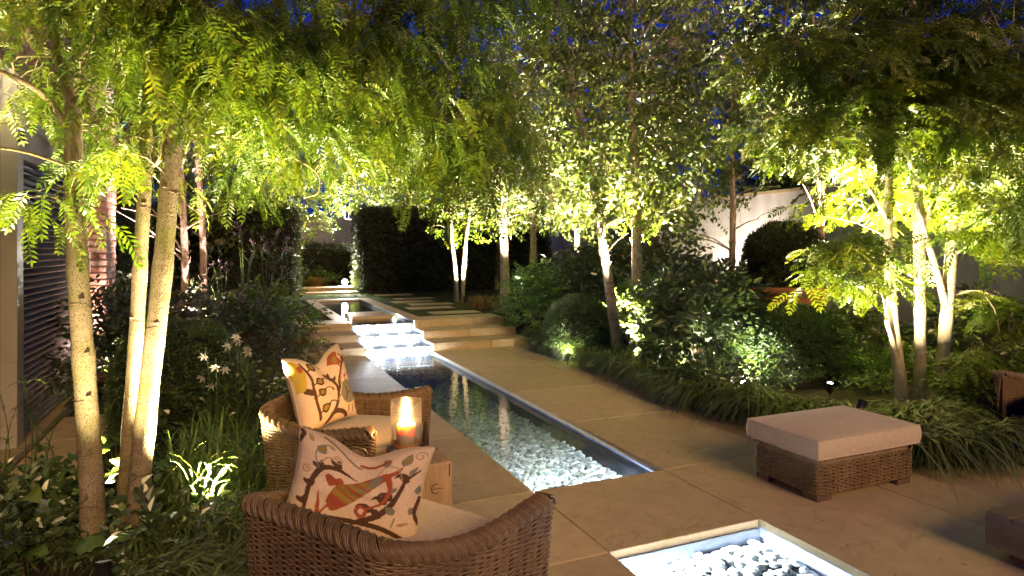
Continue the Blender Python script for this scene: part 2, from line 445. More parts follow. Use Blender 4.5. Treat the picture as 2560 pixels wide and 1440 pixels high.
def mk_foam():
    t = NT('foaming_water'); c = t.coord((6, 14, 1))
    n = t.noise(1.0, 5, 0.65, c)
    d2 = t.n('ShaderNodeBsdfDiffuse'); t.set(d2, 0, (0.8, 0.84, 0.92, 1))
    nb = t.bump(n.outputs[0], 0.6, 0.03)
    g = t.n('ShaderNodeBsdfGlossy'); t.set(g, 'Roughness', 0.08); t.set(g, 'Normal', nb)
    tr = t.n('ShaderNodeBsdfTransparent'); t.set(tr, 0, (0.85, 0.9, 0.95, 1))
    fr = t.n('ShaderNodeFresnel'); t.set(fr, 'IOR', 1.33); t.set(fr, 'Normal', nb)
    mw = t.n('ShaderNodeMixShader'); t.set(mw, 0, fr); t.set(mw, 1, tr); t.set(mw, 2, g)
    f = t.ramp(n.outputs[0], [(0.47, (0.0, 0.0, 0.0)), (0.68, (0.40, 0.40, 0.40))])
    mx = t.n('ShaderNodeMixShader'); t.set(mx, 0, f); t.set(mx, 1, mw); t.set(mx, 2, d2)
    return t.done(mx)
M['foam'] = mk_foam()
def mk_pebble():
    t = NT('white_sea_pebble'); oi = t.n('ShaderNodeObjectInfo'); c = t.coord()
    at = t.n('ShaderNodeAttribute', attribute_name='rnd')
    ad = t.n('ShaderNodeMath', operation='ADD'); t.set(ad, 0, oi.outputs['Random']); t.set(ad, 1, at.outputs['Fac'])
    fr = t.n('ShaderNodeMath', operation='FRACT'); t.set(fr, 0, ad)
    a = t.ramp(fr.outputs[0], [(0.0, (0.27, 0.28, 0.25)), (0.25, (0.46, 0.48, 0.45)), (0.6, (0.60, 0.61, 0.57)), (1.0, (0.76, 0.75, 0.70))])
    n = t.noise(40, 3, 0.5, c)
    return t.done(t.pbr(a, 0.5, t.bump(n.outputs[0], 0.1, 0.001), 0.4))
M['pebble'] = mk_pebble()
def mk_wood():
    t = NT('pale_timber_block'); c = t.coord((9, 9, 1.2)); c2 = t.coord((2, 2, 0.8))
    n = t.noise(3.0, 6, 0.65, c, 0.8); n2 = t.noise(3, 3, 0.5, c2)
    a = t.ramp(n.outputs[0], [(0.28, (0.24, 0.135, 0.06)), (0.5, (0.40, 0.255, 0.125)), (0.75, (0.50, 0.345, 0.19))])
    a = t.mix(a, (0.10, 0.055, 0.025), t.ramp(n2.outputs[0], [(0.30, (0.6, 0.6, 0.6)), (0.42, (0, 0, 0))]))
    return t.done(t.pbr(a, 0.6, t.bump(n.outputs[0], 0.3, 0.003), 0.3))
M['wood_pale'] = mk_wood()
def emit(name, col, strength):
    t = NT(name); e = t.n('ShaderNodeEmission'); t.set(e, 0, (*col, 1)); t.set(e, 1, strength)
    return t.done(e)
M['lamp_lens'] = emit('lit_lamp_lens', (1.0, 0.93, 0.75), 40)
M['cool_lens'] = emit('lit_cool_lens', (0.85, 0.92, 1.0), 40)
M['flame'] = emit('candle_flame', (1.0, 0.62, 0.22), 60)
def mk_glass():
    t = NT('clear_hurricane_glass')
    tr = t.n('ShaderNodeBsdfTransparent'); t.set(tr, 0, (0.97, 0.97, 0.96, 1))
    g = t.n('ShaderNodeBsdfGlossy'); t.set(g, 'Roughness', 0.22)
    lw = t.n('ShaderNodeLayerWeight'); t.set(lw, 0, 0.5)
    pw = t.n('ShaderNodeMath', operation='POWER'); t.set(pw, 0, lw.outputs['Facing']); t.set(pw, 1, 3.0)
    fr = t.n('ShaderNodeMath', operation='MULTIPLY_ADD'); t.set(fr, 0, pw); t.set(fr, 1, 0.75); t.set(fr, 2, 0.10)
    mx = t.n('ShaderNodeMixShader'); t.set(mx, 0, fr); t.set(mx, 1, tr); t.set(mx, 2, g)
    return t.done(mx)
M['glass'] = mk_glass()
def mk_wax():
    t = NT('ivory_candle_wax')
    return t.done(t.pbr((0.86, 0.72, 0.48), 0.45, None, 0.4, Subsurface_Weight=0.6, Subsurface_Radius=(0.035, 0.022, 0.012), Subsurface_Scale=1.0))
M['wax'] = mk_wax()
M['dish'] = simple('amber_wax_pool', (0.55, 0.20, 0.03), (0.66, 0.27, 0.05), 12, 0.5, 0.05, 0.001)
# ================================================================== the setting
X0, X1 = 1.94, 3.04            # the rill runs along +Y between these
TOP = 0.39                     # level of the upper lawn

def sstep(a, b, x):
    t = np.clip((x - a) / (b - a), 0, 1); return t * t * (3 - 2 * t)
def ground_h(x, y):
    h = (TOP - 0.05) * sstep(9.8, 12.0, y) - 0.035
    h = np.where((y > 12.16) & (x < 8), TOP - 0.03, h)
    bed = (x > 4.9) & (y < 12)
    h = h + np.where(bed, 0.05 * sstep(4.9, 6.0, x), 0)
    h = np.where((x > 1.70) & (x < 3.29) & (y > -1) & (y < 17.1), -0.9, h)
    h = np.where((x > -0.62) & (x < 4.84) & (y > 9.95) & (y < 12.2), -0.9, h)
    h = np.where((x > 1.2) & (x < 4.0) & (y > 19.2) & (y < 21.4), TOP - 0.03, h)
    return h
gx = np.unique(np.concatenate([[-150, -60, -25], np.arange(-10, 16.01, 0.25), [1.699, 1.701, 3.289, 3.291, 4.839, 4.841, -0.619, -0.621], [25, 60, 150]]))
gy = np.unique(np.concatenate([[-150, -60, -25], np.arange(-8, 30.01, 0.25), [9.949, 9.951, 12.159, 12.161, 12.199, 12.201, 17.099, 17.101], [40, 70, 150]]))
GX, GY = np.meshgrid(gx, gy)
GZ = ground_h(GX, GY) + rng.normal(0, 0.006, GX.shape) * ((GX < 0.4) | (GX > 5))
gm = MB().grid(np.stack([GX, GY, GZ], -1))
tag(gm.build('ground', M['soil'], smooth=True), 'dark mulched soil of the planting beds', 'ground', kind='structure')

# ---- terrace paving: each slab on its own
pav = thing('terrace_paving', 'honed beige limestone slab terrace beside the rill', 'paving'); pav['kind'] = 'structure'
G = 0.0045
def slab(x0, y0, x1, y1, z=0.0, th=0.045, parent=pav, name='paving_slab', b=0.003):
    cx, cy = (x0 + x1) / 2, (y0 + y1) / 2
    m = MB().bevbox(x0 + G - cx, y0 + G - cy, -th, x1 - G - cx, y1 - G - cy, 0, b)
    o = m.build(name, M['stone'], parent); o.location = (cx, cy, z)
    return o
def strip(xs, ys):
    for a, b in zip(xs[:-1], xs[1:]):
        for c, d in zip(ys[:-1], ys[1:]): slab(a, c, b, d)
strip([0.74, X0], [-1.0, 0.55, 1.8, 3.09, 4.08, 5.55, 7.02, 8.49, 10.3])
strip([X0, X1], [3.09, 4.08])
strip([X0, X1], [-1.0, 0.6])
strip([X1, 4.24], [-1.0, 0.55, 1.8, 4.08, 5.55, 7.02, 8.49, 10.3])
strip([4.24, 4.88], [4.08, 6.3, 8.2, 10.3])
strip([4.24, 5.44, 6.64], [-1.0, 0.55, 1.8, 4.08])
strip([6.64, 7.84], [-1.0, 0.55, 1.8, 3.0])
strip([-0.46, 0.74], [-1.0, 0.55, 1.8])

# ---- pools
pool = thing('rill_pool', 'long rectangular rill pool floored with white pebbles', 'pool', (0, 0, 0)); pool['kind'] = 'structure'
pool2 = thing('near_pool', 'bright lit pool nearest the viewer with large white pebbles', 'pool', (0, 0, 0)); pool2['kind'] = 'structure'
upool = thing('upper_pool', 'raised dark pool in the upper lawn with pale coping', 'pool', (0, 0, 0)); upool['kind'] = 'structure'
def basin(parent, y0, y1, zf, zt, mat, near=True, far=True, floor='granite'):
    i = 0.006
    MB().box(X0 - i - .1, y0 - i - .1, zf - .1, X1 + i + .1, y1 + i + .1, zf).build('pool_floor', M[floor], parent)
    MB().box(X0 - i - .1, y0 - i, zf + .001, X0 - i, y1 + i, zt).build('pool_wall', mat, parent)
    MB().box(X1 + i, y0 - i, zf + .001, X1 + i + .1, y1 + i, zt).build('pool_wall', mat, parent)
    if near: MB().box(X0 - i - .1, y0 - i - .1, zf + .001, X1 + i + .1, y0 - i - .001, zt).build('pool_wall', mat, parent)
    if far: MB().box(X0 - i - .1, y1 + i + .001, zf + .001, X1 + i + .1, y1 + i + .1, zt).build('pool_wall', mat, parent)
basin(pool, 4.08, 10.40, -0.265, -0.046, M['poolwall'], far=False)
basin(pool2, 0.6, 3.09, -0.18, -0.046, M['poolwall_lit'], floor='poolwall_lit')
def wsheet(x0, y0, x1, y1, z, name, label, mat, parent=None):
    nx, ny = 12, max(2, int((y1 - y0) / 0.12))
    xs = np.linspace(x0, x1, nx); ys = np.linspace(y0, y1, ny)
    A, B = np.meshgrid(xs, ys)
    o = MB().grid(np.stack([A, B, np.full(A.shape, z)], -1)).build(name, mat, parent, smooth=True)
    if label: tag(o, label, 'water', kind='structure')
    return o
wsheet(X0 - .004, 4.08, X1 + .004, 10.40, -0.066, 'rill_water', 'clear rippled water over the pebbles of the long rill', M['water'])
wsheet(X0 - .004, 0.6, X1 + .004, 3.09, -0.052, 'near_pool_water', 'still clear water of the bright pool nearest the viewer', M['water'])

def pebble_mesh(k):
    n, m = 8, 4
    th = np.arange(n) * 2 * np.pi / n
    v = [(0, 0, 1)]
    for i in range(1, m):
        ph = np.pi * i / m
        for t in th: v.append((math.sin(ph) * math.cos(t), math.sin(ph) * math.sin(t), math.cos(ph)))
    v.append((0, 0, -1)); v = np.array(v)
    rr = np.random.default_rng(k)
    ax = np.array([1.0, rr.uniform(0.62, 0.85), rr.uniform(0.30, 0.42)])
    v = v * ax * (1 + rr.normal(0, 0.04, (len(v), 1)))
    q = []; t = []
    for j in range(n):
        t.append((0, 1 + j, 1 + (j + 1) % n))
        for i in range(m - 2): q.append((1 + i * n + j, 1 + (i + 1) * n + j, 1 + (i + 1) * n + (j + 1) % n, 1 + i * n + (j + 1) % n))
        t.append((len(v) - 1, 1 + (m - 2) * n + (j + 1) % n, 1 + (m - 2) * n + j))
    return v, np.array(q), np.array(t)
PEB = [pebble_mesh(k) for k in range(5)]
PEBM = []
for v, q, t in PEB: PEBM.append(MB().add(v, q, t).mesh('pebble', M['pebble'], True))
def peb_spots(y0, y1, step, zf, r):
    pts = []
    for layer in (0, 1):
        y = y0 + .02 + layer * step * .5; row = 0
        while y < y1 - .02:
            x = X0 + .02 + (row % 2) * step * .5 + layer * step * .25
            while x < X1 - .02:
                pts.append((min(max(x + random.uniform(-.3, .3) * step, X0 + .025), X1 - .025), min(max(y + random.uniform(-.3, .3) * step, y0 + .02), y1 - .02),
                            zf + r * .35 + layer * r * .45 + random.uniform(0, r * .35)))
                x += step
            y += step * .8; row += 1
    return pts
def peb_euler(): return (random.gauss(0, .22), random.gauss(0, .22), random.uniform(0, 6.28))
p2s = [p for p in peb_spots(1.55, 3.09, 0.072, -0.175, .046)]
p2s.sort(key=lambda p: -p[2]); 
vis = sorted(p2s, key=lambda p: -(p[1]))[:300]
for p in vis:
    o = link('pebble', random.choice(PEBM), pool2); o.location = p; o.rotation_euler = peb_euler(); s_ = random.uniform(.034, .058); o.scale = (s_, s_, s_)
p1s = sorted(peb_spots(4.08, 10.35, 0.066, -0.260, .036), key=lambda p: p[1])
upper = [p for p in p1s if p[2] > -0.237]
near300 = set(upper[:300])
mb = MB(); 
for p in p1s:
    s_ = random.uniform(.027, .043)
    if p in near300:
        o = link('pebble', random.choice(PEBM), pool); o.location = p; o.rotation_euler = peb_euler(); o.scale = (s_, s_, s_)
    else:
        v, q, t = random.choice(PEB)
        from mathutils import Euler
        Rm = np.array(Euler(peb_euler()).to_matrix())
        mb.add(v @ Rm.T * s_ + np.array(p), q, t, r=random.random())
pb = mb.build('pebble_bed', M['pebble'], pool, smooth=True); pb['kind'] = 'stuff'
mb = MB()      # pebbles of the near pool behind the front rows
for p in p2s:
    if p in vis: continue
    v, q, t = random.choice(PEB); s_ = random.uniform(.034, .058)
    mb.add(v @ np.array(Euler(peb_euler()).to_matrix()).T * s_ + np.array(p), q, t, r=random.random())
pb = mb.build('pebble_bed', M['pebble'], pool2, smooth=True); pb['kind'] = 'stuff'

# ---- lamps
LAMP = 2.0
def add_light(name, kind, loc, power, col, parent=None, aim=None, size=70, blend=0.6, rad=0.03):
    l = bpy.data.lights.new(name, kind); l.energy = power * (LAMP if kind == 'SPOT' else 1.0); l.color = col; l.shadow_soft_size = rad
    if kind == 'SPOT': l.spot_size = R(size); l.spot_blend = blend
    o = bpy.data.objects.new(name, l); C.objects.link(o)
    o.location = Vector([float(q) for q in loc])
    if aim is not None:
        o.rotation_euler = (Vector([float(q) for q in aim]) - o.location).to_track_quat('-Z', 'Y').to_euler()
    if parent is not None: o.parent = parent; o.matrix_parent_inverse = parent.matrix_basis.inverted()
    return o
COOL = (0.80, 0.90, 1.0)
def disc_light(name, label, loc, ax, r, power, group, mat='cool_lens', col=COOL, off=0.05, rim=True):
    """round recessed lamp: metal ring + lit lens, facing the axis ax; its light sits just in front"""
    t = thing(name, label, 'lamp', loc, group=group)
    q = Vector(ax).to_track_quat('Z', 'Y').to_matrix()
    def turn(m):
        m.v = [np.asarray(v @ np.array(q).T, np.float32) for v in m.v]; return m
    turn(MB().lathe([(r * 1.35, 0), (r * 1.35, .008), (r, .010), (r, .002)], 16)).build('ring', M['metal_black'], t, True)
    turn(MB().lathe([(0.0005, .005), (r, .005)], 16)).build('lens', M[mat], t)
    L = add_light('lamp_light', 'POINT', np.array(loc) + np.array(ax) * off, power, col, rad=r)
    L.parent = t; L.matrix_parent_inverse = Matrix.Translation(-Vector(loc))
    return t
def led_strip(label, loc, L, along, aim, power, spread=88):
    """slim lit strip tucked under the coping; its light is one long area lamp"""
    t = thing('led_strip', label, 'lamp', loc, group='strip lamps under the pool coping')
    d = (L / 2, .006, .004) if along == 'x' else (.006, L / 2, .004)
    MB().box(-d[0], -d[1], -d[2], d[0], d[1], d[2]).build('housing', M['metal_black'], t)
    l = bpy.data.lights.new('strip_light', 'AREA'); l.shape = 'RECTANGLE'; l.size = L; l.size_y = .02; l.energy = power; l.color = COOL; l.spread = R(spread)
    o = bpy.data.objects.new('strip_light', l); C.objects.link(o); o.parent = t
    v = Vector(aim).normalized(); z = -v
    xa = Vector((1, 0, 0)) if along == 'x' else Vector((0, 1, 0)); ya = z.cross(xa).normalized()
    o.rotation_euler = Matrix((xa, ya, z)).transposed().to_euler(); o.location = v * .012
    return t
led_strip('slim white strip lamp under the coping at the near end of the rill', (2.49, 4.083, -.0525), 1.06, 'x', (0, 1, -.42), 420, 52)
led_strip('slim white strip lamp under the chair side coping of the nearest pool', (X0 + .003, 1.85, -.0525), 2.4, 'y', (1, 0, -.80), 150)
led_strip('slim white strip lamp under the bridge side coping of the nearest pool', (2.49, 3.086, -.0525), 1.06, 'x', (0, -1, -.8), 100)

# ---- stone steps either side of the cascade
def flight(name, label, x0, x1, splits):
    f = thing(name, label, 'steps'); f['kind'] = 'structure'
    for k in range(3):
        yk = 10.3 + 0.6 * k; z0 = 0.13 * k; z1 = z0 + .13
        xs = [x0] + splits[k] + [x1]
        for a, b in zip(xs[:-1], xs[1:]):
            slab(a, yk, b, yk + 0.6 + (0.05 if k == 2 else 0), z1, .035, f, 'tread', .004)
            o = MB().box(a + G - (a + b) / 2, 0, -.01, b - G - (a + b) / 2, .1, z1 - .035 - z0 + .005).build('riser', M['stone'], f)
            o.location = ((a + b) / 2, yk + .008, z0)
        MB().box(x0 + .01, yk + .12, -.2, x1 - .01, yk + .62, z1 - .037).build('step_core', M['stone'], f)
    return f
flight('step_flight', 'broad beige stone steps on the ottoman side of the cascade', X1 + .012, 4.82, [[4.1], [3.9], [4.2]])
flight('step_flight', 'broad beige stone steps on the house side of the cascade', -0.6, X0 - .012, [[0.9], [0.6], [1.0]])

# ---- cascade in the channel between the flights
cas = thing('cascade', 'three stepped dark weirs with lit sheets of falling water', 'cascade'); cas['kind'] = 'structure'
ZW = [0.075, 0.205, 0.335]
for k in range(3):
    yk = 10.40 + 0.6 * k; zb = (-.24 if k == 0 else ZW[k - 1] - .06)
    yend = yk + 0.6 if k < 2 else yk + 0.12
    MB().box(X0 + .001, yk + .05, zb, X1 - .001, yend + .045, ZW[k] - .035).build('weir_block', M['granite'], cas)
    MB().box(X0 + .002, yk, ZW[k] - .034, X1 - .002, yk + .16, ZW[k] - .006).build('weir_lip', M['stone'], cas)
    MB().box(X0 - .006 - .1, yk, ZW[k] - .4, X0 - .006, yk + .62, ZW[k] + .052).build('channel_wall', M['granite'], cas)
    MB().box(X1 + .006, yk, ZW[k] - .4, X1 + .106, yk + .62, ZW[k] + .052).build('channel_wall', M['granite'], cas)
    if k < 2: wsheet(X0 - .004, yk + .01, X1 + .004, yk + .64, ZW[k] - .002, 'weir_pool', None, M['foam'], cas)
    zl = -.075 if k == 0 else ZW[k - 1]
    # the sheet of water over the lip, curving out and breaking up
    nx, nz = 60, 10
    us = np.linspace(X0 + .01, X1 - .01, nx); tt = np.linspace(0, 1, nz)
    U, T = np.meshgrid(us, tt)
    Yc = yk - .012 - .05 * np.sqrt(T) + .006 * np.sin(U * 47 + k) * T + .004 * np.sin(U * 131) * T
    Z = ZW[k] + .004 - (ZW[k] - zl + .004) * T ** 1.6
    MB().grid(np.stack([U, Yc, Z], -1)).build('water_sheet', M['fall'], cas, smooth=True)
wsheet(X0, 9.5, X1, 10.399, -0.072, 'foam_patch', None, M['foam'], cas)
for k in range(3):
    yk = 10.40 + 0.6 * k
    for j, x in enumerate((2.14, 2.49, 2.84)):
        nm = ('lowest', 'middle', 'top')[k]; sd_ = ('house side', 'centre', 'ottoman side')[j]
        disc_light('weir_light', f'small bright cool lamp under the {nm} weir of the cascade, {sd_}', (x, yk + .049, ZW[k] - .062), (0, -1, -0.15), .018, 13.0, 'lamps under the weirs', off=.05)

# ---- upper pool, copings and bridge slab
basin(upool, 12.25, 17.0, 0.02, TOP - .046, M['granite'], near=False)
wsheet(X0 - .004, 11.62, X1 + .004, 17.0, 0.333, 'upper_water', 'dark still water of the raised upper pool', M['water'])
MB().box(X0 - .106, 11.72, 0.0, X0 - .006, 12.26, TOP - .046).build('pool_wall', M['granite'], upool)
MB().box(X1 + .006, 11.72, 0.0, X1 + .106, 12.26, TOP - .046).build('pool_wall', M['granite'], upool)
for a, b in ((12.15, 13.8), (13.8, 15.4), (15.4, 17.25)):
    slab(1.69, a, X0, b, TOP, parent=upool, name='coping_slab'); slab(X1, a, 3.31, b, TOP, parent=upool, name='coping_slab')
slab(X0, 17.0, X1, 17.25, TOP, parent=upool, name='coping_slab')
bridge = thing('bridge_slab', 'floating pale stone slab crossing the upper pool', 'stone slab', (2.51, 13.05, TOP))
MB().bevbox(-.40, -.47, -.06, .40, .47, 0, .004).build('slab', M['stone'], bridge)
MB().box(-.36, -.43, -.34, .36, .43, -.0605).build('plinth', M['granite'], bridge)
for x, sd_ in ((2.02, 'house side'), (2.97, 'lawn side')):
    disc_light('channel_light', f'small cool lamp beside the floating slab of the upper pool, {sd_}', (x, 12.75, 0.335), (0, 0, 1), .025, 5, 'lamps of the upper pool', off=.04)
disc_light('channel_light', 'submerged cool lamp in the middle of the upper pool', (2.35, 14.9, 0.05), (0, 0, 1), .04, 14, 'lamps of the upper pool', off=.06)

# ---- lawn with stepping stones
lawn = thing('lawn', 'short mown lawn of the upper level with stepping stones', 'lawn'); lawn['kind'] = 'structure'
MB().box(3.315, 12.152, TOP - .2, 8.2, 19.38, TOP - .018).build('turf', M['soil'], lawn)
MB().box(-3.2, 12.152, TOP - .2, 1.685, 19.38, TOP - .018).build('turf', M['soil'], lawn)
MB().box(1.685, 17.252, TOP - .2, 3.315, 19.38, TOP - .018).build('turf', M['soil'], lawn)
stones = []
def sstone(x0, y0, x1, y1):
    slab(x0, y0, x1, y1, TOP - .004, .05, lawn, 'stepping_stone', .004); stones.append((x0, y0, x1, y1))
for (u0, u1, v0, v1) in ((1080, 1172, 776, 783.5), (1022, 1105, 766.5, 772), (1028, 1104, 758.5, 762), (985, 1050, 752.5, 756), (990, 1052, 745, 748), (940, 1000, 736, 738.5)):
    a = pg(u0, v1, TOP); b = pg(u1, v0, TOP)
    sstone(a[0], min(a[1], b[1]) - .1, a[0] + 1.05, min(a[1], b[1]) + .42)
for (u0, u1, v0, v1) in ((728, 775, 793, 799), (742, 800, 782, 787)):
    b = pg(u1, v1, TOP); sstone(b[0] - 1.0, b[1] - .2, b[0], b[1] + .28)
def blade_tmpl(n=4, w=0.02, bend=0.6):
    """one arching blade along +x rising in z; unit length"""
    t = np.linspace(0, 1, n + 1)
    x = bend * .95 * t ** 1.35 + .03 * t; z = (1 - bend) * t + bend * 1.75 * t * (1 - .97 * t)
    wd = w * (1 - t ** 2.2) * (0.6 + .8 * t) + .0006
    v = np.stack([np.concatenate([x, x]), np.concatenate([wd, -wd]), np.concatenate([z, z])], -1)
    q = np.array([(i, i + 1, n + 2 + i, n + 1 + i) for i in range(n)])
    return v, q
def zrot(a):
    c, s = np.cos(a), np.sin(a); o = np.zeros_like(a); e = np.ones_like(a)
    return np.stack([np.stack([c, -s, o], -1), np.stack([s, c, o], -1), np.stack([o, o, e], -1)], -2)
def lawn_blades(x0, y0, x1, y1, n):
    P = np.stack([rng.uniform(x0, x1, n), rng.uniform(y0, y1, n), np.full(n, TOP - .02)], -1)
    k = np.ones(n, bool)
    for a, b, c, d in stones: k &= ~((P[:, 0] > a) & (P[:, 0] < c) & (P[:, 1] > b) & (P[:, 1] < d))
    return P[k]
P = np.vstack([lawn_blades(3.32, 12.16, 8.0, 19.3, 60000), lawn_blades(-1.6, 12.16, 1.68, 19.3, 26000), lawn_blades(1.7, 17.26, 3.3, 19.3, 6000)])
lg = MB().scatter(blade_tmpl(1, .12, .5), P, zrot(rng.uniform(0, 6.28, len(P))), rng.uniform(.03, .055, len(P)))
tag(lg.build('lawn_grass', M['lawn']), 'short dark green mown grass between the stepping stones', 'grass', kind='stuff')

# ---- far end: low steps through the gap in the hedge, boundary walls
fs = thing('gap_step', 'pale stone steps in the gap of the far hedge', 'steps'); fs['kind'] = 'structure'
for y, z in ((19.45, TOP + .03), (20.2, TOP + .14)):
    slab(1.55, y, 3.5, y + .55, z, .05, fs, 'tread')
    MB().box(1.56, y + .02, z - .2, 3.49, y + .5, z - .052).build('riser', M['stone'], fs)
bw = thing('boundary_wall', 'tall white rendered garden wall behind the plants on the ottoman side', 'wall', (11.2, 10, 0))
y = -3.0
while y < 27:
    MB().box(0, y - 10 + .004, -.2, .22, y - 10 + 2.496, 2.95).build('wall_panel', M['render_wall'], bw); y += 2.5
MB().box(-.04, -13.0, 2.952, .26, 17.4, 3.02).build('coping', M['stone'], bw)
ew = thing('end_wall', 'white rendered wall seen through the far gap in the hedge', 'wall', (0, 27.6, 0))
for k in range(8):
    MB().box(-5 + 2 * k + .004, 0, -.2, -5 + 2 * k + 1.996, .2, 3.0).build('wall_panel', M['render_wall'], ew)
lw = thing('low_wall', 'low pale stone retaining wall behind the multi-stemmed locust', 'wall', (9.3, 5.2, 0))
for k in range(4):
    MB().bevbox(-.2, -2.4 + 1.2 * k + G, 0, .2, -1.2 + 1.2 * k - G, .36, .006).build('wall_block', M['stone'], lw)
    MB().bevbox(-.24, -2.4 + 1.2 * k + G, .3605, .24, -1.2 + 1.2 * k - G, .41, .006).build('coping', M['stone'], lw)

# ---- the house on the left
HX = -1.66
house = thing('house', 'grey louvred house front with brick pier at the picture edge', 'house', (HX, 7, 0))
def hb(name, x0, y0, z0, x1, y1, z1, mat, parent=house, bev=0):
    m = MB(); (m.bevbox(x0, y0 - 7, z0, x1, y1 - 7, z1, bev) if bev else m.box(x0, y0 - 7, z0, x1, y1 - 7, z1))
    return m.build(name, M[mat], parent)
hb('glazing', -.10, 3.4, 0.08, -.06, 6.415, 2.72, 'dark_glass')
hb('door_post', -.12, 6.42, 0, .05, 6.60, 2.72, 'frame_grey', bev=.006)
hb('header', -.10, 6.601, 2.462, .03, 9.0, 2.72, 'frame_grey', bev=.005)
hb('beam', -.30, 3.0, 2.721, .09, 9.0, 3.0, 'frame_grey', bev=.008)
hb('beam_trim', -.30, 3.0, 3.001, .13, 9.0, 3.07, 'frame_grey', bev=.006)
hb('plinth', -.30, 3.0, -.05, .10, 9.0, .075, 'stone', bev=.006)
hb('back_panel', -.30, 6.6, .08, -.11, 9.0, 2.46, 'metal_black')
hb('shutter_frame', -.11, 8.72, .08, .03, 8.80, 2.46, 'frame_grey', bev=.004)
sens = hb('sensor_box', .051, 6.44, 2.57, .08, 6.51, 2.665, 'metal_black', bev=.006)
MB().box(.0805, 6.45 - 7, 2.595, .083, 6.50 - 7, 2.62).build('sensor_lens', M['dark_glass'], sens)
sh = thing('louvre_shutter', None, None, (0, 0, 0)); sh.parent = house
slm = MB().add([(-.045, -1.05, .026), (.022, -1.05, -.026), (.022, 1.05, -.026), (-.045, 1.05, .026), (-.041, -1.05, .032), (.026, -1.05, -.020), (.026, 1.05, -.020), (-.041, 1.05, .032)],
     [(3, 2, 1, 0), (4, 5, 6, 7), (0, 1, 5, 4), (1, 2, 6, 5), (2, 3, 7, 6), (3, 0, 4, 7)]).mesh('slat', M['louvre'])
for k in range(40):
    o = link('slat', slm, sh); o.location = (-.02, 0.66, .12 + .0595 * k)
# brickwork above the beam, joined: hidden behind the leaves
mb = MB()
for r_ in range(34):
    yb = 3.0 + (0.11 if r_ % 2 else 0)
    while yb < 9.0:
        j = random.uniform(-.004, .004); mb.box(-.06 + j, yb - 7, 3.08 + r_ * .078, .02 + j, yb - 7 + .212, 3.08 + r_ * .078 + .064, r=random.random()); yb += .225
bk = mb.build('brickwork', M['brick'], house); bk['kind'] = 'stuff'
hb('wall', -.4, 3.0, 3.072, .005, 9.05, 5.6, 'mortar')
# brick pier
pier = thing('brick_pier', None, None, (0, 0, 0)); pier.parent = house
PX0, PX1, PY0, PY1 = -.35, .27, 9.05, 9.75
MB().box(PX0, PY0 - 7 + .012, -.1, PX1 - .012, PY1 - 7, 5.6).build('pier_core', M['mortar'], pier)
bmesh_cache = {}
def brick(x0, y0, z0, x1, y1, z1):
    key = (round(x1 - x0, 3), round(y1 - y0, 3), random.randint(0, 2))
    if key not in bmesh_cache:
        a, b = (x1 - x0) / 2, (y1 - y0) / 2
        m = MB().bevbox(-a, -b, 0, a, b, z1 - z0, .006)
        m.v[0] = m.v[0] + rng.normal(0, .0022, m.v[0].shape).astype(np.float32)
        bmesh_cache[key] = m.mesh('brick', M['brick'])
    o = link('brick', bmesh_cache[key], pier); o.location = ((x0 + x1) / 2 + random.gauss(0, .002), (y0 + y1) / 2 - 7 + random.gauss(0, .002), z0)
for r_ in range(42):
    z = .02 + r_ * .078
    if r_ % 2:
        xs = [PX0, PX0 + .11, PX0 + .335, PX1]; ys = [PY0 + .105, PY0 + .33, PY0 + .56, PY1]
    else:
        xs = [PX0, PX0 + .225, PX0 + .45, PX1]; ys = [PY0 + .105, PY0 + .215, PY0 + .44, PY1]
    for a, b in zip(xs[:-1], xs[1:]): brick(a + .006, PY0, z, b - (.006 if b < PX1 else 0), PY0 + .099, z + .064)
    for a, b in zip(ys[:-1], ys[1:]): brick(PX1 - .095, a + .006, z, PX1, b - .006, z + .064)
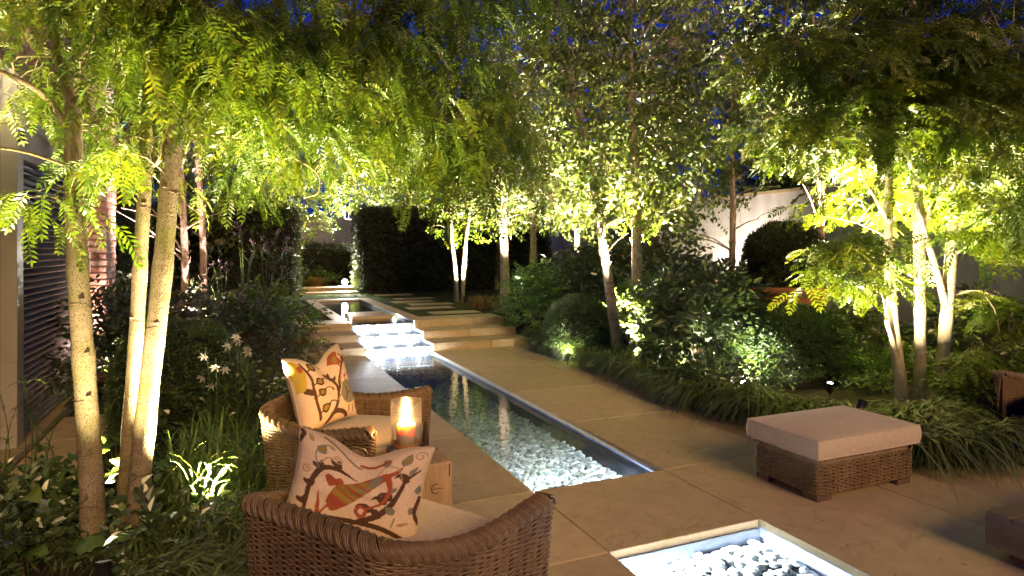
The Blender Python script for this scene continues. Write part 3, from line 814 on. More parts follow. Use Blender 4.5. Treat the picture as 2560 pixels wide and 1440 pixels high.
# ================================================================== furniture
def resample(p, step):
    p = np.asarray(p, float); d = np.r_[0, np.cumsum(np.linalg.norm(np.diff(p, axis=0), axis=1))]
    n = max(3, int(round(d[-1] / step)) + 1); s = np.linspace(0, d[-1], n)
    return np.stack([np.interp(s, d, p[:, k]) for k in range(p.shape[1])], -1), s
def arc(cx, cy, r, a0, a1, n=10):
    a = np.radians(np.linspace(a0, a1, n)); return [(cx + r * math.cos(t), cy + r * math.sin(t)) for t in a]
def normals2(p, closed=False):
    if closed: t = np.roll(p, -1, 0) - np.roll(p, 1, 0)
    else: t = np.gradient(p, axis=0)
    t = unit(t); return np.stack([t[:, 1], -t[:, 0]], -1)        # to the right of travel
def weave(mb, P, N, s, z0, z1, sp, pitch, taper=0.0, rn=.0045, rz=.0060, amp=.0036, K=None, closed=False, off0=0.0):
    """woven strands along the path P (2D, outward normals N, arc length s) between heights z0, z1 (arrays)"""
    z0 = np.broadcast_to(np.asarray(z0, float), s.shape); z1 = np.broadcast_to(np.asarray(z1, float), s.shape)
    K = K or int(np.max(z1 - z0) / pitch)
    k = np.arange(K)[:, None]
    z = z0 + (z1 - z0) * (k + .5) / K
    wob = amp * np.cos(np.pi * s[None] / sp + np.pi * k) 
    z = z + .0012 * np.sin(s[None] * 9 + k * 1.7) + rng.normal(0, .0009, z.shape) + .0016 * np.sin(s[None] * 3.1 + k * 2.9)
    off = off0 - taper * (1 - z / np.max(z1)) + wob
    XY = P[None] + N[None] * off[..., None]
    c = np.concatenate([XY, z[..., None]], -1)                     # K, M, 3
    Nv = np.concatenate([N, np.zeros((len(N), 1))], -1)[None]
    ring = [Nv * rn, np.array([0, 0, rz]), -Nv * rn, np.array([0, 0, -rz])]
    V = np.stack([c + r for r in ring], 2)                         # K, M, 4, 3
    m = len(s); mm = m if closed else m - 1
    kk = np.arange(K)[:, None, None] * m * 4; i = np.arange(mm)[None, :, None]; j = np.arange(4)[None, None, :]
    i2 = (i + 1) % m; j2 = (j + 1) % 4
    q = np.stack([kk + i * 4 + j, kk + i2 * 4 + j, kk + i2 * 4 + j2, kk + i * 4 + j2], -1).reshape(-1, 4)
    mb.add(V.reshape(-1, 3), q)
def stakes(mb, P, N, s, z0, z1, sp, taper, r=.004, off0=0.0):
    z0 = np.broadcast_to(np.asarray(z0, float), s.shape); z1 = np.broadcast_to(np.asarray(z1, float), s.shape)
    zm = np.max(z1); x = sp / 2
    while x < s[-1]:
        for dx in (-.005, .005):
            a = [np.interp(x + dx, s, P[:, k]) for k in (0, 1)]; n = [np.interp(x + dx, s, N[:, k]) for k in (0, 1)]
            za, zb = np.interp(x, s, z0), np.interp(x, s, z1)
            pts = [(a[0] + n[0] * (off0 - taper * (1 - z / zm)), a[1] + n[1] * (off0 - taper * (1 - z / zm)), z) for z in np.linspace(za, zb, 4)]
            mb.tube(pts, r, 4, cap=False)
        x += sp
def rim(mb, P, N, s, h, r, inset, step=.0088, th=.0045, a0=-35, a1=215, slant=.085):
    """strands wrapped over the top roll, in slanting bundles"""
    x = step / 2; i = 0
    ph = np.radians(np.linspace(a0, a1, 9))
    while x < s[-1] - slant:
        lift = .003 * math.sin(i * 2 * math.pi / 5)
        sx = x + slant * (ph - ph[0]) / (ph[-1] - ph[0]) + .004 * np.sin(ph) * (1 if (i // 5) % 2 else -1)
        a = np.stack([np.interp(sx, s, P[:, k]) for k in (0, 1)], -1); n = np.stack([np.interp(sx, s, N[:, k]) for k in (0, 1)], -1)
        hh = np.interp(sx, s, h)
        rr = r + lift
        pts = np.concatenate([a + n * (-inset + rr * np.cos(ph))[:, None], (hh - r + rr * np.sin(ph))[:, None]], -1)
        mb.tube(pts, th, 5, cap=False); x += step; i += 1

def cushion_mesh(w, d, h, crown=.03, n=18, r=.03):
    """box cushion with rounded edges, a crowned top and piping lines"""
    mb = MB()
    u = np.linspace(-1, 1, n)
    U, V = np.meshgrid(u, u)
    ex = lambda a: np.sign(a) * (1 - (1 - np.abs(a)) ** 1.5)
    A, B = ex(U), ex(V)
    edge = np.clip(np.maximum(np.abs(A), np.abs(B)), 0, 1)
    zt = h / 2 + crown * (1 - A ** 2) * (1 - B ** 2) - .006 * np.clip((edge - .94) / .06, 0, 1) ** 2
    k = 1 + .012 * (1 - np.minimum(np.abs(A), np.abs(B)))
    mb.grid(np.stack([A * w / 2 * k, B * d / 2 * k, zt], -1))
    mb.grid(np.stack([-A * w / 2 * k, B * d / 2 * k, -zt + .3 * crown * (1 - A ** 2) * (1 - B ** 2)], -1))
    # sides, slightly bulging
    per = np.concatenate([np.stack([ex(u), -np.ones(n)], -1), np.stack([np.ones(n), ex(u)], -1)[1:], np.stack([-ex(u), np.ones(n)], -1)[1:], np.stack([-np.ones(n), -ex(u)], -1)[1:]])
    kk = 1 + .012 * (1 - np.min(np.abs(per), 1))
    zz = np.linspace(-1, 1, 7)
    rows = []
    for z in zz:
        b = .010 * (1 - z * z)
        rows.append(np.stack([per[:, 0] * (w / 2 * kk) + per[:, 0] * b * (np.abs(per[:, 0]) > .99), per[:, 1] * (d / 2 * kk) + per[:, 1] * b * (np.abs(per[:, 1]) > .99), np.full(len(per), z * (h / 2 - .006))], -1))
    mb.grid(np.array(rows))
    return mb, per, kk
def cushion(name, w, d, h, mat, parent, loc, rz=0.0, crown=.03):
    mb, per, kk = cushion_mesh(w, d, h, crown)
    o = mb.build(name, mat, parent, smooth=True); o.location = loc; o.rotation_euler = (0, 0, rz)
    pm = MB()
    for sgn in (1, -1):
        pts = np.stack([per[:, 0] * w / 2 * kk * 1.004, per[:, 1] * d / 2 * kk * 1.004, np.full(len(per), sgn * (h / 2 - .006))], -1)
        pm.tube(pts, .0048, 6, cap=False)
    pm.build('piping', mat, o, smooth=True)
    return o

CW, CD = 0.86, 0.84
def round_corner(p0, p1, p2, r, n=9):
    p0, p1, p2 = [np.array(q, float) for q in (p0, p1, p2)]
    a = p1 + unit(p0 - p1) * r; c = p1 + unit(p2 - p1) * r
    t = np.linspace(0, 1, n)[:, None]
    return [tuple(q) for q in (1 - t) ** 2 * a + 2 * t * (1 - t) * p1 + t * t * c]
SPLAY = math.tan(R(12))
def make_chair():
    t = thing('wicker_armchair', 'x', 'armchair')
    hw, hd, rc = CW / 2, CD / 2, .14
    sp = .042
    fw = hw + SPLAY * CD                                        # the arms splay outwards to the front
    U = [(hd, -fw)] + round_corner((hd, -fw), (-hd, -hw), (-hd, hw), rc) + round_corner((-hd, -hw), (-hd, hw), (hd, fw), rc) + [(hd, fw)]
    P, s = resample(U, sp / 4); N = normals2(P)
    if N[0][1] > 0: N = -N
    L = s[-1]
    fr = np.minimum(s, L - s)                                   # distance from the nearer arm front
    def hgt(f):
        pk = [(0, .640), (.08, .640), (.22, .605), (.40, .585), (.58, .600), (.74, .650), (.90, .690), (1.3, .700), (2, .700)]
        return np.interp(f, [q[0] for q in pk], [q[1] for q in pk])
    h = hgt(fr)
    h = np.convolve(np.pad(h, 9, mode='edge'), np.ones(19) / 19, 'valid')
    T = .066; rr = T / 2
    # fronts of the arms: half circles from the outer to the inner face
    e0 = np.array(arc(hd, -fw + rr, rr, 0, -90, 7))[:-1]; e1 = np.array(arc(hd, fw - rr, rr, 90, 0, 7))[1:]
    i0 = np.array(arc(hd, -fw + rr, rr, 90, 0, 7))[:-1]; i1 = np.array(arc(hd, fw - rr, rr, 0, -90, 7))[1:]
    full = np.vstack([i0, e0, U, e1, i1])
    F, fs_ = resample(full, sp / 4); FN = normals2(F)
    if FN[len(F) // 2][0] > 0: FN = -FN
    fh = np.interp(np.clip(fs_ - (fs_[-1] - L) / 2, 0, L), s, h)
    mb = MB(); weave(mb, F, FN, fs_, .055, fh - .035, sp, .0112, .055)
    stakes(mb, F, FN, fs_, .05, fh - .02, sp, .055)
    o = mb.build('woven_outside', M['wicker'], t, smooth=True); o['kind'] = 'stuff'
    IP = P - N * T; IN = -N
    mb = MB(); weave(mb, IP, IN, s, .26, h - .035, sp, .0112); stakes(mb, IP, IN, s, .26, h - .03, sp, 0)
    o = mb.build('woven_inside', M['wicker'], t, smooth=True); o['kind'] = 'stuff'
    mb = MB(); rim(mb, P, N, s, h + .006, rr + .006, rr)
    # the roll bends down over the front of each arm
    for sg in (-1, 1):
        for k in range(7):
            y = sg * (fw - rr) + (k - 3) * .012
            a = np.radians(np.linspace(0, 80, 6)); mb.tube(np.stack([hd - .03 + .050 * np.sin(a), np.full(6, y), .640 - .055 + .058 * np.cos(a)], -1), .0062, 5, cap=False)
    o = mb.build('rim_roll', M['wicker'], t, smooth=True); o['kind'] = 'stuff'
    # solid lining between the two woven faces
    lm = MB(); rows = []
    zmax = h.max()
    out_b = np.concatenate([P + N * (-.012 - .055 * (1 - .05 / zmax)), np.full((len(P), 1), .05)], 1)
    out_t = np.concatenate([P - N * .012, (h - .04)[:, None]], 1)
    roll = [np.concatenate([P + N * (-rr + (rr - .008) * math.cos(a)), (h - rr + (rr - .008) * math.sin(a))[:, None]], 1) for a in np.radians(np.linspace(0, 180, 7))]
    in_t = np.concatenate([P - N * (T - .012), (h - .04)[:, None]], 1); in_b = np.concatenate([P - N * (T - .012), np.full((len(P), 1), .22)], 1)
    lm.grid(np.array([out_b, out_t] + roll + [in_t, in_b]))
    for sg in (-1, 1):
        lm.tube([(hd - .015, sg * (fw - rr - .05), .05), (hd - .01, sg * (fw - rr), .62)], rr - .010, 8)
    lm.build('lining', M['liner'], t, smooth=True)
    # front apron and deck
    A = np.array([(hd - .02, -fw + .12), (hd - .02, fw - .12)]); AP, as_ = resample(A, sp / 4); AN = np.tile([[1.0, 0.0]], (len(AP), 1))
    mb = MB(); weave(mb, AP, AN, as_, .06, .29, sp, .0112, .02); stakes(mb, AP, AN, as_, .05, .29, sp, .02)
    o = mb.build('woven_apron', M['wicker'], t, smooth=True); o['kind'] = 'stuff'
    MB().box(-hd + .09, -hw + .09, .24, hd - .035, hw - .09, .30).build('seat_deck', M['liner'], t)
    for sx in (-1, 1):
        for sy in (-1, 1):
            MB().bevbox(sx * (hd - .14) - .045, sy * (hw - .14) - .045, 0, sx * (hd - .14) + .045, sy * (hw - .14) + .045, .055, .004).build('foot', M['wood_dark'], t)
    cushion('seat_cushion', CD - .10, CW - .10, .15, M['fabric'], t, (.055, 0, .385), crown=.025)
    return t

def place(o, x, y, rz, label, group=None):
    o.location = (x, y, 0); o.rotation_euler = (0, 0, R(rz)); o['label'] = label
    if group: o['group'] = group
    return o
chair1 = make_chair()
GC = 'brown wicker armchairs'
place(chair1, 0.585, 2.76, 33, 'brown wicker armchair nearest the viewer, cut by the bottom of the picture', GC)
chair2 = copy_tree(chair1); place(chair2, 0.71, 4.52, -33, 'brown wicker armchair behind the candle table, beside the rill', GC)
chair3 = copy_tree(chair1); place(chair3, 6.60, 2.95, 192, 'brown wicker armchair cut off by the edge of the picture, beyond the ottoman', GC)

# ---- ottoman
ott = thing('ottoman', 'low brown wicker ottoman with thick oatmeal cushion on the terrace', 'ottoman', (4.055, 3.41, 0))
ow, od = .96, .58
def rrect(a, b, r, n=6):
    return arc(a - r, -b + r, r, -90, 0, n) + arc(a - r, b - r, r, 0, 90, n) + arc(-a + r, b - r, r, 90, 180, n) + arc(-a + r, -b + r, r, 180, 270, n)
pp = rrect(ow / 2, od / 2, .045); pp.append(pp[0])
P, s = resample(pp, .0095); P = P[:-1]; s = s[:-1]
nst = int(round(s[-1] / .038 / 2) * 2); sp = (s[-1] + s[1]) / nst
N = normals2(P, True)
if N[0].dot(P[0]) < 0: N = -N
mb = MB(); weave(mb, P, N, s, .050, .262, sp, .0112, -.0, closed=True); stakes(mb, P, N, s, .06, .262, sp, 0)
o = mb.build('woven_side', M['wicker'], ott, smooth=True); o['kind'] = 'stuff'
mb = MB(); P2 = np.vstack([P, P[:4]]); N2 = np.vstack([N, N[:4]]); s2 = np.r_[s, s[-1] + s[1:5]]
rim(mb, P2, N2, s2, np.full(len(s2), .292), .026, .022, .0115, .006, -50, 160)
o = mb.build('rim_roll', M['wicker'], ott, smooth=True); o['kind'] = 'stuff'
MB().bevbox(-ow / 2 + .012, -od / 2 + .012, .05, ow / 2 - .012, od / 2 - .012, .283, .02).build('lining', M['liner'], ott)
for sx in (-1, 1):
    for sy in (-1, 1):
        cx, cy_ = sx * (ow / 2 - .085), sy * (od / 2 - .075)
        MB().bevbox(cx - .07, cy_ - .06, 0, cx + .07, cy_ + .06, .049, .004).build('foot', M['wood_dark'], ott)
cushion('seat_cushion', 1.01, .63, .135, M['fabric'], ott, (0, 0, .362), crown=.036)

# ---- timber block side table
tb = thing('side_table', 'pale solid timber block side table between the armchairs', 'side table', (0.985, 3.80, 0))
m = MB().bevbox(-.205, -.18, 0.004, .205, .18, .445, .008); m.v[0] = m.v[0] + rng.normal(0, .0015, m.v[0].shape).astype(np.float32)
blk = m.build('block', M['wood_pale'], tb)
m = MB()
a = np.radians(np.linspace(60, 300, 14)); m.tube(np.stack([.105 + .028 * np.cos(a), np.full(14, -.1805), .30 + .028 * np.sin(a)], -1), .0022, 4)
m.tube([(.085, -.1805, .30), (.15, -.1805, .298)], .0018, 4)
m.tube([(.186, -.1805, .36), (.187, -.1805, .40), (.185, -.1805, .435)], .003, 4)
m.build('end_grain_crack', M['liner'], blk)

# ---- hurricane candle
hc = thing('hurricane_candle', 'lit ivory pillar candle in clear glass hurricane on dark metal stand', 'candle', (0.965, 3.83, 0.4455))
m = MB().bevbox(-.115, -.02, .001, .115, .02, .016, .003)
m.bevbox(-.02, -.115, .0165, .02, .115, .029, .003)
for sx in (-1, 1):
    m.bevbox(sx * .106 - .009, -.02, .0165, sx * .106 + .009, .02, .062, .002)
    m.bevbox(-.02, sx * .106 - .009, .0295, .02, sx * .106 + .009, .060, .002)
m.build('stand', M['bronze'], hc)
ro = .092; zt = .035
MB().lathe([(.001, zt), (ro - .01, zt), (ro, zt + .008), (ro, zt + .30), (ro - .002, zt + .304), (ro - .005, zt + .30), (ro - .005, zt + .03), (ro - .012, zt + .022), (.001, zt + .022)], 40).build('glass_shade', M['glass'], hc, True)
MB().lathe([(.001, zt + .025), (.072, zt + .025), (.083, zt + .052), (.079, zt + .052), (.070, zt + .034), (.001, zt + .034)], 32).build('wax_dish', M['dish'], hc, True)
cz = zt + .036
MB().lathe([(.001, cz), (.056, cz), (.056, cz + .118), (.054, cz + .126), (.044, cz + .122), (.030, cz + .108), (.001, cz + .104)], 32).build('pillar_candle', M['wax'], hc, True)
MB().tube([(0, 0, cz + .103), (.001, 0, cz + .122), (.004, 0, cz + .130)], .0016, 5).build('wick', M['metal_black'], hc)
fz = cz + .122
MB().lathe([(.0005, fz), (.006, fz + .006), (.0105, fz + .018), (.010, fz + .030), (.006, fz + .048), (.0025, fz + .064), (.0003, fz + .076)], 12).build('flame', M['flame'], hc, True)
L = add_light('candle_light', 'POINT', (0.965, 3.83, 0.4455 + fz + .03), 24.0, (1.0, 0.50, 0.16), rad=.02); L.parent = hc; L.matrix_parent_inverse = hc.matrix_basis.inverted()

# ---- low dark table at the picture edge
ct = thing('low_table', 'low dark hardwood table at the right picture edge', 'table', (3.83, 2.23, 0))
for k in range(7):
    MB().bevbox(.002, -.132 * (k + 1) + .003, .222, 1.30, -.132 * k - .003, .252, .004).build('plank', M['wood_dark'], ct)
MB().bevbox(.0, -.93, .06, .03, 0, .2215, .003).build('side_board', M['wood_dark'], ct)
MB().bevbox(1.27, -.93, .06, 1.30, 0, .2215, .003).build('side_board', M['wood_dark'], ct)
MB().bevbox(.031, -.03, .06, 1.269, 0, .2215, .003).build('side_board', M['wood_dark'], ct)
MB().bevbox(.031, -.93, .06, 1.269, -.90, .2215, .003).build('side_board', M['wood_dark'], ct)
MB().box(.08, -.85, .0, 1.22, -.08, .06).build('plinth', M['wood_dark'], ct)

# ---- printed pillows: the crewel print is drawn into a colour attribute of the dense cloth mesh
CREAM = (.70, .52, .33); BRN = (.095, .048, .022); RUST = (.36, .085, .035); OLV = (.30, .20, .035); SAGE = (.21, .20, .13); TAN = (.40, .26, .13)
class Print:
    def __init__(s, n):
        s.n = n; u = np.linspace(-1, 1, n); s.U, s.V = np.meshgrid(u, u); s.c = np.tile(np.array(CREAM), (n, n, 1))
    def stroke(s, pts, w, col, m=60):
        p = spline(pts, m); w = np.interp(np.linspace(0, 1, m), np.linspace(0, 1, len(np.atleast_1d(w))), np.atleast_1d(w)) if np.ndim(w) else np.full(m, w)
        d = np.full(s.U.shape, 9.0)
        for (x, y), r in zip(p, w): d = np.minimum(d, (s.U - x) ** 2 + (s.V - y) ** 2 - r * r)
        s.c[d < 0] = col
    def poly(s, pts, col, smooth=True):
        p = spline(list(pts) + [pts[0]], len(pts) * 6) if smooth else np.array(pts)
        inside = np.zeros(s.U.shape, bool); j = len(p) - 1
        for i in range(len(p)):
            xi, yi = p[i]; xj, yj = p[j]
            if yi != yj:
                inside ^= ((yi > s.V) != (yj > s.V)) & (s.U < (xj - xi) * (s.V - yi) / (yj - yi) + xi)
            j = i
        s.c[inside] = col
        return inside
    def leaf(s, x, y, a, l, w, col, inner=None, curl=True):
        a = R(a); ca, sa = math.cos(a), math.sin(a)
        f = lambda px_, py_: (x + px_ * ca - py_ * sa, y + px_ * sa + py_ * ca)
        sh_ = [f(0, 0), f(.3 * l, .5 * w), f(.65 * l, .42 * w), f(l, .05 * w), f(.65 * l, -.42 * w), f(.3 * l, -.5 * w)]
        s.poly(sh_, col)
        if inner: s.poly([f(.18 * l, 0), f(.4 * l, .28 * w), f(.7 * l, .15 * w), f(.75 * l, -.1 * w), f(.4 * l, -.28 * w)], inner)
        if curl:
            s.stroke([f(.8 * l, .1 * w), f(1.2 * l, .22 * w), f(1.5 * l, -.15 * w), f(1.55 * l, -.65 * w)], [.02, .02, .018, .03], col)
    def curl(s, x, y, r, col, t0=0, turns=1.4, sgn=1, w=.012):
        th = np.linspace(0, turns * 6.28, 30); rr = r * (1 - th / th[-1] * .8)
        s.stroke([(x + q * math.cos(t0 + sgn * t), y + q * math.sin(t0 + sgn * t)) for q, t in zip(rr, th)], w, col, 90)
def print_a(n):
    p = Print(n)
    # main dark branch along the foot and sweeping up on the right
    p.stroke([(-.95, -.70), (-.5, -.62), (0, -.64), (.45, -.70), (.80, -.85), (1, -1)], [.03, .035, .05, .05, .045, .04], BRN)
    p.stroke([(.12, -.62), (.35, -.48), (.55, -.22), (.66, .08), (.72, .30), (.90, .52)], [.05, .06, .05, .035, .03, .015], BRN)
    for x, y in ((.20, -.42), (.36, -.52), (.50, -.14), (.42, -.22), (.70, .25)):
        p.poly([(x - .02, y), (x - .10, y + .12), (x - .17, y + .10), (x - .13, y + .19), (x - .03, y + .20), (x + .05, y + .14), (x + .07, y + .02)], BRN)
    p.stroke([(-.68, -.70), (-.72, -.30), (-.70, .05), (-.55, .36), (-.25, .46), (0, .38)], [.02, .035, .045, .05, .04, .01], BRN)
    for x, y in ((-.72, -.05), (-.62, .30), (-.35, .46), (-.76, -.40)):
        p.poly([(x, y), (x - .09, y + .06), (x - .11, y + .13), (x - .03, y + .12), (x + .03, y + .20), (x + .08, y + .10), (x + .06, y)], BRN)
    # rust paisley bird-flower with olive bands
    body = p.poly([(-.42, -.30), (-.30, -.48), (-.08, -.30), (.10, -.05), (.30, .22), (.46, .38), (.40, .50), (.15, .44), (-.08, .28), (-.30, .10), (-.38, -.10)], RUST)
    bd = (p.U * .62 + p.V * .78)
    for k, c in ((-.22, OLV), (-.06, OLV), (.12, OLV), (.30, OLV)):
        p.c[body & (np.abs(bd - k) < .055)] = c
    p.poly([(-.42, .02), (-.50, .20), (-.44, .28), (-.34, .24), (-.26, .30), (-.20, .20), (-.30, .10)], RUST)
    p.stroke([(.40, .42), (.55, .48), (.62, .58)], [.06, .04, .012], RUST)
    p.stroke([(.44, .38), (.50, .10), (.42, -.18), (.20, -.34)], [.05, .035, .03, .02], RUST)
    p.poly([(.20, -.34), (.10, -.26), (.02, -.38), (.06, -.50), (.14, -.56), (.22, -.46)], RUST); p.poly([(.17, -.38), (.11, -.34), (.08, -.42), (.14, -.48)], CREAM)
    p.stroke([(-.50, -.66), (-.52, -.40), (-.56, -.10)], [.03, .03, .008], RUST); p.stroke([(-.50, -.60), (-.36, -.34)], .02, RUST)
    # sage tendrils
    p.stroke([(-.62, .34), (-.70, .55), (-.66, .74), (-.52, .84)], .012, SAGE); p.leaf(-.66, .62, 60, .20, .16, SAGE, OLV, False); p.leaf(-.52, .84, -20, .12, .06, TAN, None, False)
    p.leaf(-.76, .80, 120, .16, .08, TAN, None, False)
    p.curl(-.36, .66, .09, TAN, 3.6, 1.3, 1); p.curl(-.80, .26, .08, TAN, 1.2, 1.3, 1); p.stroke([(-.60, .44), (-.52, .58), (-.43, .62)], .012, TAN)
    p.stroke([(.66, .32), (.56, .56), (.38, .66), (.28, .50), (.22, .20)], .012, TAN); p.leaf(.30, .48, 255, .30, .18, SAGE, None, False); p.leaf(.40, .66, 110, .20, .12, SAGE, None, False)
    p.leaf(.62, .60, 70, .26, .16, SAGE, OLV, False); p.leaf(.74, .40, 60, .22, .08, SAGE, None, False); p.leaf(.60, .16, 240, .16, .07, SAGE, None, False)
    p.curl(.10, .10, .09, SAGE, .4, 1.3, 1); p.curl(.84, .80, .10, TAN, 0, 1.3, 1)
    p.leaf(.62, -.40, 130, .20, .14, SAGE, None, False); p.stroke([(.60, -.62), (.64, -.46)], .012, SAGE); p.leaf(.66, -.60, 25, .22, .06, TAN, None, False)
    p.leaf(.92, .05, 80, .18, .10, SAGE, None, False); p.leaf(.90, -.2, 250, .16, .09, SAGE, None, False); p.stroke([(.98, .0), (.93, -.3), (1, -.5)], .03, BRN)
    p.stroke([(-.6, .95), (-.3, .86), (0, .72)], .02, SAGE); p.stroke([(.0, .8), (.2, .74), (.4, .78)], .03, RUST)
    p.stroke([(-1, .75), (-.93, .9), (-.97, .97)], .04, BRN)
    return p.c
def print_b(n):
    p = Print(n)
    p.stroke([(-.30, -.95), (0, -.62), (.28, -.10), (.42, .28), (.70, .55), (1, .50)], [.06, .055, .05, .05, .045, .02], BRN)
    p.stroke([(.24, -.18), (.16, .20), (.02, .50), (-.06, .62)], [.05, .05, .045, .03], BRN)
    for x, y in ((.02, .48), (.78, .56), (.16, .26)):
        p.poly([(x, y), (x - .10, y + .05), (x - .10, y + .14), (x + .02, y + .11), (x + .08, y + .15), (x + .08, y)], BRN)
    p.stroke([(-.55, -.75), (-.62, -.20), (-.60, .30), (-.74, .80)], [.05, .045, .04, .03], BRN)
    for x, y, a in ((-.58, -.58, 20), (-.60, -.12, 25), (-.58, .22, 28), (-.66, .62, 40)):
        p.leaf(x + .08, y, a, .36, .24, BRN, OLV)
        p.stroke([(x, y - .06), (x + .10, y + .01)], .016, BRN)
    p.poly([(-.86, .0), (-.66, -.10), (-.60, .02), (-.72, .10), (-.92, .18)], BRN)
    p.poly([(-.98, .05), (-.80, .12), (-.72, .55), (-.82, .85), (-.98, .80)], (.50, .36, .05)); p.poly([(-.84, .55), (-.74, .60), (-.76, .74), (-.86, .70)], RUST)
    # sage bird
    p.poly([(.30, -.28), (.42, -.02), (.66, .04), (.84, -.08), (.92, -.34), (.80, -.56), (.52, -.62), (.34, -.48)], SAGE)
    p.stroke([(.46, -.50), (.56, -.34), (.52, -.14)], .02, BRN); p.stroke([(.56, -.34), (.70, -.30)], .016, BRN); p.stroke([(.30, -.30), (.08, -.44)], [.03, .012], TAN)
    for x in (.42, .62, .80):
        p.stroke([(x, .0), (x + .01, .16)], .018, RUST); p.poly([(x - .06, .16), (x, .22), (x + .07, .16), (x, .13)], OLV if x < .5 else RUST)
    p.stroke([(.52, -.68), (.50, -.84)], .03, OLV); p.stroke([(.66, -.68), (.68, -.86)], .03, OLV); p.stroke([(.80, -.64), (.84, -.82)], .03, RUST)
    p.stroke([(.94, -.2), (.88, .1)], .025, RUST)
    # rust flower at the top
    p.poly([(.20, .82), (.36, .95), (.62, .90), (.56, .76), (.66, .58), (.50, .56), (.34, .70)], RUST); p.poly([(.34, .80), (.48, .84), (.50, .66), (.42, .66)], OLV)
    p.stroke([(.50, .58), (.52, .44), (.46, .30)], .022, RUST); p.stroke([(.64, .80), (.80, .66), (.86, .52)], [.03, .016, .03], RUST)
    p.stroke([(-.30, -.92), (-.05, -.72), (.28, -.80), (.50, -.98)], [.05, .07, .06, .04], BRN)
    return p.c
def pillow(name, label, loc, yaw, tilt, roll, w, h, th, dent, prt, lean=0.0):
    t = thing(name, label, 'pillow', loc, group='patterned pillows')
    n = 168
    u = np.linspace(-1, 1, n); U, V = np.meshgrid(u, u)
    def surf(sgn, U, V):
        X = w / 2 * U * (1 - .085 * (1 - V * V)); Z = h / 2 * V * (1 - .085 * (1 - U * U))
        Z = Z - dent * h * np.exp(-((U - .02) / .42) ** 2) * sstep(-.6, 1.0, V) 
        q = np.maximum(0, (1 - U ** 4) * (1 - V ** 4)) ** .55
        q = q * (1 - .45 * np.exp(-((U - .02) / .30) ** 2) * sstep(.1, 1, V))
        wr = .0045 * np.sin(U * 7 + V * 5 + 3 * np.sin(V * 4)) * (1 - U ** 2) + .004 * np.sin(11 * V - 6 * U) * np.abs(U) * (1 - V ** 2)
        Yv = sgn * (th / 2 * q + wr * q)
        return np.stack([X, Yv, Z], -1)
    mb = MB().grid(surf(-1, U, V))
    u2 = np.linspace(-1, 1, 40); U2, V2 = np.meshgrid(u2, u2); mb.grid(surf(1, U2, V2)[:, ::-1])
    me = mb.mesh('cover', M['print'], True)
    col = np.ones((len(me.vertices), 4), np.float32)
    pc = prt(n).reshape(-1, 3)
    col[:n * n, :3] = pc; col[n * n:, :3] = CREAM
    a = me.attributes.new('print', 'FLOAT_COLOR', 'POINT'); a.data.foreach_set('color', col.reshape(-1))
    o = link('cover', me, t)
    e = np.concatenate([np.stack([u2, -np.ones(40)], -1), np.stack([np.ones(40), u2], -1)[1:], np.stack([-u2, np.ones(40)], -1)[1:], np.stack([-np.ones(40), -u2], -1)[1:]])
    pts = surf(1, e[:, 0], e[:, 1])
    pm = MB().tube(pts, .0035, 5, cap=False); pm2 = pm.mesh('edge_seam', M['fabric'], True); link('edge_seam', pm2, t)
    t.rotation_euler = (Matrix.Rotation(yaw, 3, 'Z') @ Matrix.Rotation(tilt, 3, 'X') @ Matrix.Rotation(roll, 3, 'Y')).to_euler()
    return t
pillow('throw_pillow', 'cream pillow with rust paisley and brown vine print on the nearest armchair', (0.50, 2.83, .660), R(-14), R(-18), R(11), .60, .43, .19, .16, print_a)
pillow('throw_pillow', 'cream pillow with brown leaf sprays and grey bird print on the armchair behind the candle', (0.55, 4.52, .755), R(38), R(-16), R(-4), .52, .52, .20, .15, print_b)
# ================================================================== garden lamps
def zero(p, z=0.0): p = np.array(p, float); p[2] = z; return p
WARM = (1.0, 0.83, 0.52)
GL = 'spike mounted garden spotlights'
def spike_light(label, loc, aim, power, size=75, col=WARM, blend=0.7, rad=.03, lens='lamp_lens', length=.13, R0=1.0):
    t = thing('spike_spotlight', label, 'lamp', loc, group=GL)
    d = Vector([float(a - b) for a, b in zip(aim, loc)]).normalized()
    MB().tube([(0, 0, -.06), (0, 0, .055)], .008, 6).build('spike', M['metal_black'], t)
    q = np.array(d.to_track_quat('Z', 'Y').to_matrix())
    m = MB().lathe([(.0005, -.04), (.026 * R0, -.04), (.036 * R0, -.01), (.036 * R0, length * .6), (.040 * R0, length * .6), (.040 * R0, length * .66), (.034 * R0, length * .66), (.034 * R0, length * .52)], 16)
    m.v = [np.asarray(v @ q.T + np.array([0, 0, .09]), np.float32) for v in m.v]; m.build('body', M['metal_black'], t, True)
    m = MB().lathe([(.0005, length * .53), (.034 * R0, length * .53)], 16)
    m.v = [np.asarray(v @ q.T + np.array([0, 0, .09]), np.float32) for v in m.v]; m.build('lens', M[lens], t)
    o = np.array(loc, float) + np.array([0, 0, .09]) + np.array(d) * (length * .70)
    L = add_light('spot_light', 'SPOT', o, power, col, aim=o + np.array(d), size=size, blend=blend, rad=rad)
    L.parent = t; L.matrix_parent_inverse = Matrix.Translation(-Vector([float(q_) for q_ in loc]))
    return t

